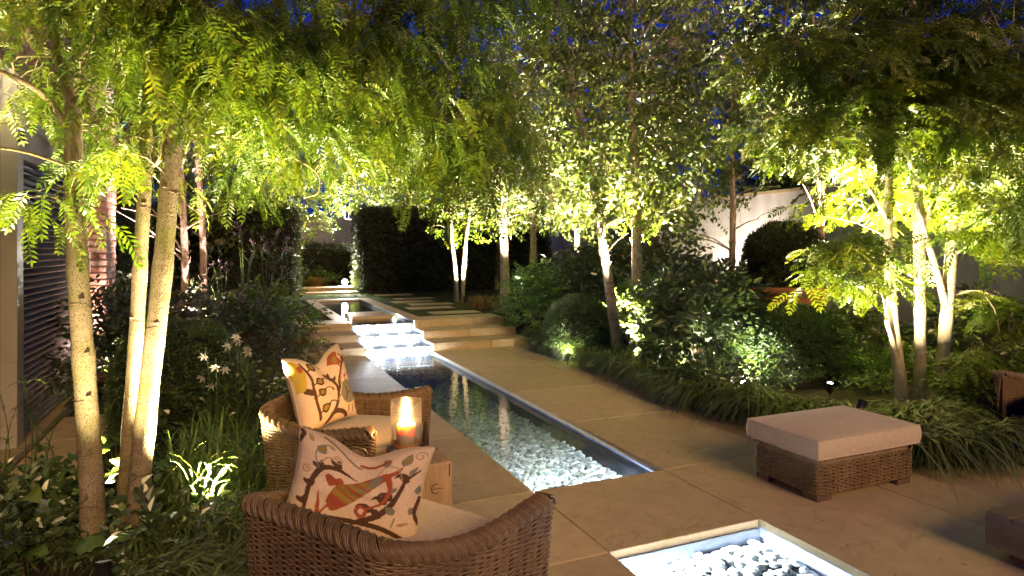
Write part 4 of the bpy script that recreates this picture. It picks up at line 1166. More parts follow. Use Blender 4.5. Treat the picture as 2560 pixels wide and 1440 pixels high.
# ================================================================== leaf and spray templates
def tm(parts):
    v = []; q = []; n = 0
    for a, b in parts:
        v.append(np.asarray(a, float)); q.append(np.asarray(b, int) + n); n += len(a)
    return np.vstack(v), np.vstack(q)
def leaflet(p, d, n, l, w):
    d = unit(np.array(d, float)); b = unit(np.cross(n, d)); p = np.array(p, float)
    return np.array([p, p + d * l * .45 + b * w / 2, p + d * l, p + d * l * .45 - b * w / 2]), [(0, 3, 2, 1)]
def leaf2(p, d, n, l, w, fold=.15, droop=.12):
    d = unit(np.array(d, float)); b = unit(np.cross(n, d)); n = np.cross(d, b); p = np.array(p, float)
    f = lambda x, y, z: p + d * x * l + b * y * w + n * z * l
    return np.array([f(0, 0, 0), f(.32, -.5, fold * .6), f(.72, -.33, fold * .4 - droop * .5), f(1, 0, -droop), f(.72, .33, fold * .4 - droop * .5), f(.32, .5, fold * .6)]), [(0, 1, 2, 3), (0, 3, 4, 5)]
def compound(L, pairs, ll, lw, droop=.35, seed=0):
    """pinnate leaf along +x, drooping in -z"""
    r = np.random.default_rng(seed); out = []
    t = np.linspace(.12, 1, pairs)
    pos = lambda a: np.array([L * a * (1 - .18 * droop * a), 0, -droop * L * a * a])
    for a in t:
        p = pos(a); sz = ll * (0.75 + .5 * math.sin(math.pi * min(.95, a * .9 + .05))) * r.uniform(.85, 1.1)
        for s_ in (-1, 1):
            out.append(leaflet(p, (.55 + .3 * a, s_ * .85, -.22 + r.normal(0, .10)), (r.normal(0, .25), r.normal(0, .25), 1), sz, lw))
    out.append(leaflet(pos(1), (1, 0, -.5), (0, 0, 1), ll * .9, lw))
    a, b, c = pos(0), pos(.55), pos(1)
    w_ = np.array([0, .0011, 0])
    out.append((np.array([a - w_, a + w_, b + w_, b - w_]), [(0, 3, 2, 1)])); out.append((np.array([b - w_, b + w_, c + w_, c - w_]), [(0, 3, 2, 1)]))
    return tm(out)
def spray(leaves, L, n, droop, seed, hang=.6, up=.0):
    """leafy twig along +x carrying n compound leaves (templates) alternately"""
    r = np.random.default_rng(seed); out = []
    pos = lambda a: np.array([L * a, .05 * L * math.sin(a * 4 + seed), -droop * L * a * a])
    for k in range(n):
        a = (k + .7) / n; p = pos(a); s_ = 1 if k % 2 else -1
        d = np.array([.55 + r.normal(0, .2), s_ * r.uniform(.5, 1.0), -hang * r.uniform(.6, 1.4) + up])
        if k == n - 1: d = np.array([1, 0, -hang])
        F = frames(d[None], np.array([[r.normal(0, .35), r.normal(0, .35), 1.0]]))[0]
        v, q = leaves[r.integers(len(leaves))]
        out.append((v @ F.T * r.uniform(.8, 1.15) + p, q))
    pts = [pos(a) for a in np.linspace(0, 1, 5)]
    for a, b in zip(pts[:-1], pts[1:]):
        w_ = np.array([0, .0022, 0]); h_ = np.array([0, 0, .0022])
        out.append((np.array([a - w_, a + w_, b + w_, b - w_]), [(0, 3, 2, 1)])); out.append((np.array([a - h_, a + h_, b + h_, b - h_]), [(0, 3, 2, 1)]))
    return tm(out)
CL = [compound(.19, 8, .048, .0155, .3 + .12 * k, k) for k in range(3)]
SPRAY_L = [spray(CL, .42, 7, .35, k, .75) for k in range(5)]                 # hanging locust sprays
CLR = [compound(.22, 7, .058, .022, .15 + .08 * k, 10 + k) for k in range(3)]
SPRAY_R = [spray(CLR, .46, 9, .22, 20 + k, .38) for k in range(5)]           # layered, nearly level sprays
def broad_spray(L, n, l, w, seed, hang=.5, spread=1.0):
    r = np.random.default_rng(seed); out = []
    for k in range(n):
        a = (k + .6) / n; p = np.array([L * a, .06 * L * math.sin(5 * a + seed), -.15 * L * a * a])
        d = np.array([.5 + r.normal(0, .3), (1 if k % 2 else -1) * r.uniform(.3, 1) * spread, -hang * r.uniform(.2, 1.6)])
        p = p + unit(d) * .02
        out.append(leaf2(p, d, (r.normal(0, .6), r.normal(0, .6), 1), l * r.uniform(.7, 1.2), w * r.uniform(.8, 1.15), r.uniform(.05, .25), r.uniform(0, .25)))
    w_ = np.array([0, .0018, 0]); a, b = np.zeros(3), np.array([L, .06 * L * math.sin(5 + seed), -.15 * L])
    out.append((np.array([a - w_, a + w_, b + w_, b - w_]), [(0, 3, 2, 1)]))
    return tm(out)
SPRAY_B = [broad_spray(.36, 9, .084, .060, 40 + k) for k in range(6)]        # birch
SPRAY_F = [broad_spray(.55, 14, .11, .075, 60 + k) for k in range(4)]         # far trees
SPRAY_S = [broad_spray(.30, 9, .12, .060, 80 + k, .35) for k in range(4)]     # dark shrub
SPRAY_G = [broad_spray(.22, 9, .065, .042, 90 + k, .2) for k in range(4)]     # lush small shrub
SPRAY_BOX = [broad_spray(.05, 7, .020, .012, 100 + k, -.2) for k in range(4)]
SPRAY_H = [broad_spray(.14, 9, .052, .026, 110 + k, .1) for k in range(4)]

def put_sprays(mb, T, P, D, sc=(0.8, 1.15), upn=.35):
    """scatter the templates T with twig directions D at the points P"""
    P = np.asarray(P); D = np.asarray(D); m = len(P)
    idx = rng.integers(len(T), size=m); nrm = np.stack([rng.normal(0, upn, m), rng.normal(0, upn, m), np.ones(m)], -1)
    F = frames(D, nrm)
    for k in range(len(T)):
        s_ = idx == k
        mb.scatter(T[k], P[s_], F[s_], rng.uniform(sc[0], sc[1], s_.sum()))
def blob_px(u, v, d, ru, rv, rd, n):
    """n points in an ellipsoid centred on a photo position and depth; half sizes in photo pixels and metres"""
    q = rdir(n) * (rng.random(n) ** .42)[:, None]
    return np.array([px(u + a * ru, v + b * rv, d + c * rd) for a, b, c in q])
def blob(c, r, n, hollow=.42):
    return np.asarray(c, float) + rdir(n) * (rng.random(n) ** hollow)[:, None] * np.asarray(r, float)
def branch_to(mb, anchors, P, r0=.010, every=1):
    """thin twigs from the nearest point of the main limbs to every k-th cluster"""
    A = np.vstack(anchors)
    for p in P[::every]:
        d = np.linalg.norm(A - p, axis=1) + 1.5 * np.maximum(0, A[:, 2] - p[2])
        a = A[np.argmin(d)]; L = np.linalg.norm(p - a)
        if L < .05: continue
        mid = (a + p) / 2 + np.array([0, 0, .14 * L]) + rng.normal(0, .05 * L, 3)
        pts = spline([a, mid, p], 6)
        mb.tube(pts, np.linspace(min(r0 * (0.5 + .4 * L), .03), .0022, 6), 5, cap=False)

# ================================================================== left locust, three stems
def stem(mb, pts, radii, n=14, m=40, knots=()):
    p = spline(pts, m); r = np.interp(np.linspace(0, 1, m), np.linspace(0, 1, len(radii)), radii)
    r = r * (1 + .02 * np.sin(np.arange(m) * 1.3)) 
    for k, a in knots: r = r + a * np.exp(-((np.arange(m) / m - k) / .012) ** 2)
    mb.tube(p, r, n)
    return p
lt = thing('locust_tree', 'three stemmed honey locust with speckled trunks in front of the louvred house', 'tree', pg(300, 1350, 0))
off = np.array(lt.location)
def sub(*p): return [q - off for q in p]
stems = []
for pts, rad in ((sub(px(238, 1420, 3.62), px(228, 1200, 3.64), px(212, 950, 3.70), px(196, 700, 3.74), px(186, 450, 3.78), px(182, 250, 3.82)), (.070, .062, .058, .056, .053, .042)),
                 (sub(px(300, 1380, 3.90), px(318, 1150, 3.92), px(340, 850, 3.95), px(354, 600, 3.98), px(368, 350, 4.0), px(376, 120, 4.05), px(386, -150, 4.1)), (.042, .042, .041, .040, .038, .034, .026)),
                 (sub(px(340, 1395, 3.76), px(350, 1200, 3.76), px(375, 950, 3.78), px(404, 700, 3.80), px(424, 450, 3.82), px(440, 200, 3.85), px(452, -50, 3.9), px(460, -260, 3.95)), (.066, .059, .056, .054, .052, .048, .042, .034))):
    m = MB(); p_ = stem(m, pts, rad, 16, 48, ((0, .03), (.02, .012), (.2, .004), (.43, .006), (.61, .005), (.7, .004))); stems.append(p_); tk = m.build('trunk', M['bark_locust'], lt, True)
    # ring scars and old branch knots on the side towards the terrace
    sc_ = MB(); rr_ = np.interp(np.linspace(0, 1, 48), np.linspace(0, 1, len(rad)), rad)
    for f in (.16, .27, .38, .45, .56, .63, .74, .82):
        i = int(f * 47); c_ = p_[i]; a0 = rng.uniform(-2.6, -1.2); a = np.linspace(a0 - rng.uniform(.5, 1.3), a0 + rng.uniform(.5, 1.3), 10)
        sc_.tube(np.stack([c_[0] + rr_[i] * 1.01 * np.cos(a), c_[1] + rr_[i] * 1.01 * np.sin(a), c_[2] + .004 * np.sin(a * 3)], -1), .0022, 4, cap=False)
        if rng.random() < .75:
            ak = rng.uniform(-2.4, -.9); k_ = c_ + np.array([math.cos(ak), math.sin(ak), 0]) * rr_[i] * .97 + np.array([0, 0, .03])
            v_, q_, t_ = PEB[0]; sc_.add(v_ * np.array([.013, .013, .016]) / .8 + k_, q_, t_)
    sc_.build('bark_scars', M['wood_dark'], tk, True)['kind'] = 'stuff'
limbs = [([px(175, 330, 3.80), px(120, 250, 3.65), px(50, 200, 3.5), px(-80, 150, 3.4)], .026, .010),
         ([px(160, 412, 3.78), px(80, 385, 3.6), px(0, 370, 3.45), px(-120, 372, 3.4)], .012, .006),
         ([px(186, 260, 3.82), px(190, 190, 3.8), px(215, 120, 3.75), px(260, 40, 3.7)], .024, .012),
         ([px(184, 270, 3.82), px(150, 180, 3.9), px(135, 60, 4.0), px(120, -80, 4.1)], .030, .012),
         ([px(430, 300, 3.84), px(490, 240, 3.9), px(545, 200, 4.0), px(640, 112, 4.15), px(720, 85, 4.3), px(830, 76, 4.4), px(980, 118, 4.55), px(1120, 150, 4.7)], .040, .008),
         ([px(640, 112, 4.15), px(740, 150, 4.3), px(830, 178, 4.4), px(900, 198, 4.5), px(1000, 210, 4.6)], .017, .005),
         ([px(830, 76, 4.4), px(920, 40, 4.4), px(970, 90, 4.5), px(1080, 260, 4.7), px(1100, 300, 4.75)], .013, .004),
         ([px(372, 420, 4.0), px(400, 395, 4.0), px(412, 330, 3.95)], .018, .012),
         ([px(450, 340, 3.85), px(480, 335, 3.9), px(560, 340, 4.0), px(640, 350, 4.2)], .012, .004),
         ([px(560, 345, 4.2), px(700, 380, 4.5), px(790, 430, 4.6), px(796, 480, 4.6), px(760, 495, 4.6)], .010, .005),
         ([px(445, 60, 3.9), px(560, -60, 4.1), px(760, -140, 4.4), px(1000, -150, 4.7), px(1250, -60, 5.0)], .034, .010)]
lm_ = MB(); anchors = [s_ for s_ in stems]
for pts, r0, r1 in limbs:
    p = spline(sub(*pts), 30); anchors.append(p); lm_.tube(p, np.linspace(r0, r1, 30), 8)
crown = [(330, -30, 3.85, 360, 70, .55, 150), (560, 60, 3.95, 160, 70, .35, 90), (620, 130, 4.25, 230, 130, .6, 170), (860, 130, 4.45, 250, 160, .65, 190), (1080, 210, 4.75, 230, 210, .7, 230), (1190, 340, 4.9, 110, 120, .5, 70),
         (640, 300, 4.3, 140, 60, .5, 28), (820, 310, 4.7, 210, 80, .6, 50), (660, 410, 5.2, 130, 50, .4, 22), (60, 190, 4.4, 100, 90, .5, 22), (1000, -60, 4.6, 400, 120, .8, 160), (300, -220, 4.0, 420, 120, .8, 130),
         (270, 370, 3.55, 70, 35, .25, 9), (60, 490, 3.35, 60, 35, .2, 8), (370, 400, 3.9, 40, 25, .2, 5), (270, 330, 4.3, 70, 50, .3, 10), (520, 200, 3.85, 70, 60, .25, 22), (300, 110, 3.6, 130, 50, .25, 22)]
cm = MB()
for b in crown:
    P = blob_px(*b[:6], int(b[6] * .72)) - off
    D = rdir(len(P), -.55, .1)
    put_sprays(cm, SPRAY_L, P, D, (.75, 1.1))
    branch_to(lm_, anchors, P, .009, 3)
lm_.build('limbs', M['bark_locust'], lt, True)
cm.build('crown', M['locust'], lt)
spike_light('small spotlight behind the locust stems by the house', pg(262, 1290, 0) + np.array([0, .15, 0]), px(330, -60, 4.0), 450, 105, (1, .86, .50))
spike_light('small black spotlight in front of the first locust stem', pg(262, 1400, 0) + np.array([.06, -.45, 0]), px(320, 250, 3.8), 130, 80, (1, .84, .52))
spike_light('small black spotlight between the locust and the nearest armchair', pg(520, 1330, 0), px(560, -240, 4.1), 1300, 92, (1, .86, .55))

# ================================================================== right locust, several pale stems
rt = thing('locust_tree', 'multi stemmed honey locust with pale floodlit stems behind the ottoman', 'tree', pg(2300, 1020, 0))
off = np.array(rt.location)
stems = []
for pts, rad in ((sub(px(2262, 1045, 6.95), px(2250, 940, 6.95), px(2232, 800, 7.0), px(2222, 620, 7.05), px(2222, 450, 7.1), px(2235, 250, 7.2)), (.072, .062, .056, .050, .042, .028)),
                 (sub(px(2300, 1040, 6.9), px(2300, 900, 6.9), px(2300, 760, 6.9), px(2298, 600, 6.9), px(2292, 450, 6.95), px(2290, 250, 7.0), px(2300, 50, 7.1)), (.066, .058, .056, .056, .056, .042, .026)),
                 (sub(px(2340, 1040, 6.85), px(2352, 940, 6.85), px(2368, 780, 6.85), px(2380, 620, 6.85), px(2395, 500, 6.9), px(2420, 330, 7.0), px(2430, 100, 7.1)), (.080, .068, .062, .058, .048, .036, .022)),
                 (sub(px(2368, 780, 6.85), px(2345, 690, 6.8), px(2315, 590, 6.75), px(2290, 500, 6.7)), (.040, .036, .032, .024)),
                 (sub(px(2246, 940, 6.95), px(2232, 860, 6.9), px(2215, 800, 6.85)), (.03, .024, .02))):
    m = MB(); stems.append(stem(m, pts, rad, 12, 36, ((.3, .004), (.55, .003)))); m.build('trunk', M['bark_pale'], rt, True)
lm_ = MB(); anchors = list(stems)
for pts, r0, r1 in [([px(2225, 560, 7.05), px(2180, 480, 6.9), px(2140, 410, 6.8), px(2060, 330, 6.6)], .026, .008), ([px(2300, 600, 6.9), px(2330, 520, 6.9), px(2380, 460, 6.7), px(2480, 400, 6.5)], .024, .008),
                    ([px(2345, 960, 6.85), px(2400, 910, 6.6), px(2460, 885, 6.4), px(2520, 870, 6.3)], .014, .005), ([px(2300, 700, 6.9), px(2200, 650, 6.6), px(2120, 640, 6.4), px(2060, 650, 6.3)], .018, .005),
                    ([px(2380, 640, 6.85), px(2450, 600, 6.6), px(2540, 570, 6.4)], .014, .005), ([px(2290, 430, 6.95), px(2200, 300, 6.7), px(2080, 180, 6.5), px(1960, 80, 6.4)], .026, .006),
                    ([px(2292, 300, 7.0), px(2400, 200, 6.7), px(2520, 120, 6.5)], .02, .006), ([px(2235, 600, 7.0), px(2150, 560, 7.3), px(2060, 540, 7.5)], .014, .005)]:
    p = spline(sub(*pts), 24); anchors.append(p); lm_.tube(p, np.linspace(r0, r1, 24), 7)
crown = [(2210, 300, 6.7, 300, 120, 1.0, 230), (2150, 140, 6.8, 330, 130, 1.1, 220), (2450, 250, 6.6, 180, 230, 1.0, 220), (2140, 615, 6.3, 80, 50, .5, 40), (2150, 690, 6.3, 60, 40, .4, 20),
         (2520, 540, 6.4, 90, 110, .7, 80), (2510, 750, 6.4, 70, 50, .5, 26), (2250, 500, 8.4, 230, 90, .4, 50), (2480, 880, 6.3, 70, 25, .3, 14), (2300, -100, 6.8, 380, 130, 1.3, 170), (1980, 330, 6.9, 120, 90, .7, 40), (2400, 420, 7.4, 200, 110, .6, 90)]
cm = MB()
for b in crown:
    P = blob_px(*b[:6], int(b[6] * .8)) - off
    D = rdir(len(P), -.25, .15)
    put_sprays(cm, SPRAY_R, P, D, (.75, 1.15), .45)
    branch_to(lm_, anchors, P, .010, 3)
lm_.build('limbs', M['bark_pale'], rt, True)
cm.build('crown', M['locust'], rt)
spike_light('garden spotlight at the foot of the pale multi stemmed locust, ottoman side', zero(px(2150, 1050, 6.0), .12), px(2335, 600, 6.95), 400, 62)
spike_light('garden spotlight under the low locust boughs beside the box block', zero(px(2075, 1000, 6.9), .10), px(2080, 560, 6.5), 250, 120)
spike_light('garden spotlight behind the pale multi stemmed locust', zero(px(2235, 960, 8.0), .30), px(2250, -60, 6.9), 4200, 76)

# ================================================================== birches
def make_birch(label, base, lean, height, r0, crown_blobs, name='birch_tree', bark='bark_birch', leaf='birch', T=None, group='birches', low=1.0, twig=3, stems_=1):
    t = thing(name, label, 'tree', base, group=group)
    anchors = []
    for k in range(stems_):
        a = 6.28 * k / max(1, stems_) + .7; sp_ = 0 if stems_ == 1 else .10
        b0 = np.array([math.cos(a) * sp_, math.sin(a) * sp_, -.05]); tp = np.array([lean[0] + math.cos(a) * sp_ * 5, lean[1] + math.sin(a) * sp_ * 5, height])
        pts = [b0 + (tp - b0) * f + np.array([.06 * math.sin(f * 7 + k), .05 * math.cos(f * 6 + k), 0]) * (f > 0) for f in np.linspace(0, 1, 6)]
        m = MB(); p = stem(m, pts, (r0, r0 * .85, r0 * .72, r0 * .55, r0 * .35, r0 * .15), 10, 50)
        # shaggy curls of peeling bark
        if bark == 'bark_birch':
            for q in range(46):
                f = rng.uniform(.02, .6); i = int(f * 49); a2 = rng.uniform(0, 6.28); rr = r0 * (1 - .55 * f)
                o_ = np.array([math.cos(a2), math.sin(a2), 0]); b_ = np.array([-math.sin(a2), math.cos(a2), 0]) * rng.uniform(.015, .03)
                h_ = np.array([0, 0, rng.uniform(.04, .11)]); c_ = p[i] + o_ * rr * 1.0
                m.add(np.array([c_ - b_, c_ + b_, c_ + b_ * .6 + h_ + o_ * rng.uniform(.01, .03), c_ - b_ * .6 + h_ + o_ * rng.uniform(.01, .035)]), [(0, 1, 2, 3)])
        m.build('trunk', M[bark], t, True); anchors.append(p)
    lm_ = MB(); main = list(anchors)
    for k in range(int(height * 3)):
        p = main[k % len(main)]; i = rng.integers(int(len(p) * .25), int(len(p) * .9)); a = rng.uniform(0, 6.28); L = rng.uniform(.6, 1.5) * (1.15 - i / len(p))
        d = np.array([math.cos(a), math.sin(a), rng.uniform(.3, .9)])
        q = spline([p[i], p[i] + d * L * .5, p[i] + d * L + np.array([0, 0, -.15 * L])], 10); lm_.tube(q, np.linspace(.018 * (1.2 - i / len(p)), .004, 10), 5, cap=False); anchors.append(q)
    cm = MB()
    for c, r, n in crown_blobs:
        P = blob(c, r, int(n * .8))
        P = P[P[:, 2] > .4]
        put_sprays(cm, T or SPRAY_B, P, rdir(len(P), -.7, .35), (.75, 1.25), .6)
        branch_to(lm_, anchors, P, .007, twig)
    lm_.build('limbs', M[bark], t, True); cm.build('crown', M[leaf], t)
    return t
bA = zero(px(1548, 900, 9.6), .02); bB = zero(px(1588, 900, 9.9), .02)
make_birch('peeling river birch leaning to the rill, beside the clipped box ball', bA, (-.95, .45, 0), 6.6, .085, [((-.5, .2, 3.4), (1.0, 1.0, 1.5), 520), ((-.7, .3, 5.4), (1.0, 1.0, 1.4), 420), ((-.5, .2, 2.4), (.6, .6, .5), 50)])
make_birch('straight peeling river birch rising behind the dark leafy shrub', bB, (.05, .2, 0), 6.8, .10, [((.3, .1, 3.2), (1.2, 1.1, 1.3), 560), ((.2, .1, 5.3), (1.2, 1.1, 1.5), 480), ((.3, .2, 2.4), (.6, .6, .4), 40)])
bC = zero(px(1262, 720, 13.8), .39)
make_birch('floodlit peeling river birch at the top of the stone steps', bC, (-.25, .2, 0), 6.4, .11, [((.1, 0, 2.9), (1.4, 1.2, 1.3), 480), ((.1, 0, 5.0), (1.4, 1.2, 1.4), 420)])
bD = zero(px(1328, 700, 15.2), .3); bE = zero(px(1300, 700, 16.4), .35)
make_birch('twin birch standing just right of the floodlit birch at the steps', bD, (.1, .2, 0), 6.2, .09, [((.2, 0, 3.0), (1.4, 1.2, 1.2), 360), ((.2, 0, 5.0), (1.3, 1.2, 1.4), 340)])
bF = zero(px(1822, 740, 11.6), .1)
make_birch('slim birch against the white wall left of the potted dome', bF, (.1, 0, 0), 6.0, .07, [((-.3, .2, 3.9), (1.6, 1.3, 1.2), 620), ((-.3, .1, 5.4), (1.5, 1.2, 1.2), 460)])
bG = zero(px(2050, 740, 11.2), .1)
make_birch('tall birch with large pale leaves above the potted dome', bG, (.05, .2, 0), 7.4, .09, [((.0, .2, 5.4), (1.2, 1.1, 1.4), 360), ((.6, .1, 3.6), (1.3, 1.0, 1.0), 260)])
bH = zero(px(497, 740, 9.6), .1); bI = zero(px(446, 740, 9.0), .05)
make_birch('pink lit peeling birch behind the locust stems, right one of the pair', bH, (.02, .1, 0), 5.8, .062, [((.2, .2, 3.9), (1.2, 1.0, 1.2), 340), ((.6, .5, 3.0), (.8, .8, .5), 90)])
make_birch('pink lit peeling birch behind the locust stems, left one of the pair', bI, (.10, .1, 0), 5.6, .062, [((-.3, .2, 4.0), (1.1, 1.0, 1.2), 300)])
bJ = zero(px(1148, 730, 16.0), .39)
make_birch('slender multi stemmed tree on the upper lawn before the dark hedge', bJ, (0, 0, 0), 4.2, .055, [((0, 0, 3.0), (1.2, 1.1, .9), 330), ((.1, 0, 1.9), (.9, .8, .5), 90)], name='multistem_tree', bark='bark_pale', leaf='locust', group=None, stems_=4)
bK = zero(px(940, 640, 23), .39)
make_birch('pale branched tree floodlit behind the far hedge, above the gap', bK, (0, 0, 0), 7.2, .12, [((0, 0, 4.0), (2.4, 1.6, 1.8), 480), ((0, 0, 6.0), (2.0, 1.5, 1.2), 220)], T=SPRAY_F, group=None, name='hedge_tree')
far = [(700, 21.5, 'tree over the far hedge left of the gap', 7.0), (560, 18, 'tree over the far hedge behind the pink birches', 6.6), (1080, 22, 'tree over the far hedge right of the gap', 6.6), (1240, 21, 'tall tree behind the floodlit birch at the steps', 8.2), (1440, 18.5, 'tall tree behind the leaning birch', 8.6), (1640, 16, 'tree along the white wall behind the straight birch', 7.2), (1860, 15.8, 'tree over the white wall left of the tall pale leaved birch', 6.4), (2330, 12.6, 'tree along the white wall behind the multi stemmed locust', 6.2), (2560, 11.5, 'tree along the white wall at the picture edge', 6.0), (1760, 15, 'tree over the white wall behind the slim birch', 7.4), (1990, 14, 'tree over the white wall behind the potted dome', 7.2), (2160, 13.5, 'tree over the white wall between dome and locust', 7.0), (330, 15, 'dark tree beyond the brick pier', 6.6)]
for u, d, lab, hh in far:
    b = zero(px(u, 700, d), .2)
    if b[0] > 9.9: b[0] = max(b[0], 12.9)
    make_birch('leafy ' + lab, b, (0, .1, 0), hh, .10, [((0, 0, hh * .46), (2.0, 1.4, hh * .26), 460), ((0, 0, hh * .80), (1.8, 1.4, hh * .2), 300)], name='garden_tree', T=SPRAY_F, group='trees along the garden edge', twig=5)

spike_light('garden spotlight at the foot of the brick pier', (-1.35, 8.45, .02), (-1.5, 9.05, 2.4), 160, 90, (1, .74, .66))
spike_light('added fill spotlight brightening the louvres from the locust bed', (-.55, 6.2, .02), (-1.66, 7.6, 1.3), 60, 120, (1, .80, .68))  # extra fill lamp, added to brighten the house front
spike_light('garden spotlight at the feet of the two river birches', zero(px(1590, 940, 8.6), .10), px(1560, -60, 9.9), 6000, 70, (1, .88, .62))
spike_light('garden spotlight behind the leaning river birch', zero(px(1515, 900, 10.9), .2), px(1600, -80, 9.8), 4800, 66, (1, .87, .60))
spike_light('garden spotlight at the foot of the floodlit birch by the steps', zero(px(1290, 740, 12.7), .32), px(1270, 180, 14), 1900, 66, (1, .88, .70))
spike_light('garden spotlight behind the clump of shrubs by the steps', zero(px(1340, 740, 13.4), .40), px(1325, 160, 15.2), 1800, 60, (1, .84, .62))
spike_light('lawn spotlight beside the slender multi stemmed tree', zero(px(1162, 735, 15.3), .385), px(1150, 400, 16), 1300, 90)
spike_light('garden spotlight aimed at the white wall beside the slim birch', zero(px(1790, 760, 14.5), .4), px(1840, 545, 16.0), 150, 125, (1, .82, .68))
spike_light('garden spotlight below the tall pale leaved birch', zero(px(2110, 800, 10.6), .5), px(2060, 60, 11.2), 2600, 60, (1, .88, .66))
spike_light('garden spotlight aimed at the white wall at the picture edge', zero(px(2480, 850, 8.6), .1), px(2480, 600, 9.8), 700, 110, (1, .86, .68))
spike_light('garden spotlight at the feet of the pink lit birches', zero(px(470, 800, 8.6), .1), px(480, 420, 9.3), 1300, 80, (1, .72, .68))
spike_light('garden spotlight beyond the far hedge below the pale branched tree', zero(px(930, 690, 21.6), .39), px(940, 400, 23), 3000, 90, (1, .90, .78))
spike_light('garden spotlight under the trees of the far corner', zero(px(1120, 700, 20.9), .39), px(1150, 350, 22), 2400, 110, (1, .86, .62))
spike_light('garden spotlight under the tree behind the pink birches', zero(px(640, 690, 20.8), .39), px(660, 350, 21.5), 1300, 110, (1, .86, .62))
spike_light('garden spotlight far behind the box ball by the wall', zero(px(1430, 720, 16.6), .3), px(1440, 200, 18), 2600, 100, (1, .86, .6))
gl = spike_light('dazzling white spotlight in the far hedge gap facing the viewer', zero(px(862, 700, 20.4), .56), (0, 0, 1.5), 420, 150, (1, .93, .82), rad=.08, length=.16, R0=2.6)
# ================================================================== hedges and clipped box
def hedge_box(name, label, x0, y0, x1, y1, z0, z1, n, T, leaf, cat='hedge', group=None, rnd=.05):
    cx, cy_ = (x0 + x1) / 2, (y0 + y1) / 2
    t = thing(name, label, cat, (cx, cy_, z0), group=group)
    a, b, h = (x1 - x0) / 2, (y1 - y0) / 2, z1 - z0
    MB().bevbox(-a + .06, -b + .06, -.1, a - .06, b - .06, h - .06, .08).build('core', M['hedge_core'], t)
    fa = [(2 * a * h, 0), (2 * a * h, 1), (2 * b * h, 2), (2 * b * h, 3), (4 * a * b, 4)]
    tot = sum(f for f, _ in fa); mb = MB()
    for f, k in fa:
        m = int(n * f / tot)
        if m < 2: continue
        p, q = rng.uniform(-1, 1, m), rng.uniform(0, 1, m)
        dep = np.abs(rng.normal(0, rnd, m)) - .02
        if k == 0: P = np.stack([p * a, -b + dep, q * h], -1); N_ = (0, -1, .2)
        elif k == 1: P = np.stack([p * a, b - dep, q * h], -1); N_ = (0, 1, .2)
        elif k == 2: P = np.stack([-a + dep, p * b, q * h], -1); N_ = (-1, 0, .2)
        elif k == 3: P = np.stack([a - dep, p * b, q * h], -1); N_ = (1, 0, .2)
        else: P = np.stack([p * a, rng.uniform(-1, 1, m) * b, h - dep], -1); N_ = (0, 0, 1)
        put_sprays(mb, T, P, unit(np.array(N_) + rng.normal(0, .55, (m, 3))), (.8, 1.3), .7)
    mb.build('foliage', M[leaf], t)
    return t
hedge_box('hedge', 'tall dark clipped hedge left of the far gap', -4.0, 19.4, 1.70, 20.6, .36, 2.75, 9000, SPRAY_H, 'hedge', group='tall hedges')
hedge_box('hedge', 'tall dark clipped hedge right of the far gap', 3.56, 19.4, 9.8, 20.6, .36, 2.85, 11000, SPRAY_H, 'hedge', group='tall hedges')
hedge_box('hedge', 'dark side hedge running behind the pink lit birches', -3.2, 11.5, -1.9, 19.2, .3, 2.6, 7000, SPRAY_H, 'hedge', group='tall hedges')
hedge_box('hedge', 'low dark hedge seen through the far gap', 1.4, 23.2, 4.2, 24.0, .36, 1.75, 1500, SPRAY_H, 'hedge', group='tall hedges')

def box_dome(name, label, base, rx, ry, h, n, leaf='box', sq=2.0, cat='shrub', T=None, drum=0.0, sc=(.8, 1.3), group=None):
    """clipped shrub: superellipsoid dome (optionally on a straight drum)"""
    t = thing(name, label, cat, base, group=group)
    def surf(d):
        v = d.copy(); e = (np.abs(v) ** sq).sum(1) ** (-1 / sq); v = v * e[:, None]
        return v
    d = unit(rdir(n, -.35, 1)); v = surf(d)
    zc = drum + (h - drum) * .42 if drum == 0 else drum
    rz_ = h - zc
    P = v * np.array([rx, ry, rz_]) + np.array([0, 0, zc]); nn = unit(v / np.array([rx, ry, rz_]))
    if drum > 0:
        low = P[:, 2] < zc; P[low, 2] = rng.uniform(0, zc, low.sum()); a = rng.uniform(0, 6.28, low.sum()); P[low, 0] = rx * np.cos(a); P[low, 1] = ry * np.sin(a); nn[low] = np.stack([np.cos(a), np.sin(a), 0 * a], -1)
    keep = P[:, 2] > .01; P = P[keep]; nn = nn[keep]
    lump = .025 * np.sin(P[:, 0] * 9 + 1) * np.cos(P[:, 1] * 8) * np.sin(P[:, 2] * 10)
    P = P + nn * (lump + rng.normal(-.012, .016, len(P)))[:, None]
    mb = MB(); put_sprays(mb, T or SPRAY_BOX, P, unit(nn + rng.normal(0, .45, P.shape)), sc, .8)
    mb.build('foliage', M[leaf], t)
    th = np.linspace(0, np.pi * .5, 8); c = MB()
    prof = [(max(.001, rx * .93), -.05), (rx * .93, zc)] + [(max(.001, rx * .93 * math.cos(a) ** (2 / sq)), zc + (rz_ * .93) * math.sin(a) ** (2 / sq)) for a in th[1:]]
    c.lathe(prof, 24); c.v[0][:, 1] *= ry / rx
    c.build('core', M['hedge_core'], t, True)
    return t
box_dome('box_ball', 'clipped box ball beside the stone path, lit by its own lamp', zero(px(1448, 880, 10.2), 0), .53, .53, .92, 5200, group='clipped box')
box_dome('box_ball', 'small bright clipped box ball between the river birches', zero(px(1568, 850, 11.2), .1), .36, .36, .98, 2600, 'lush', group='clipped box')
box_dome('box_block', 'large rounded clipped box block between the dark shrub and the ottoman', zero(px(1985, 960, 8.2), 0), .70, .52, .93, 8500, sq=2.6, group='clipped box')
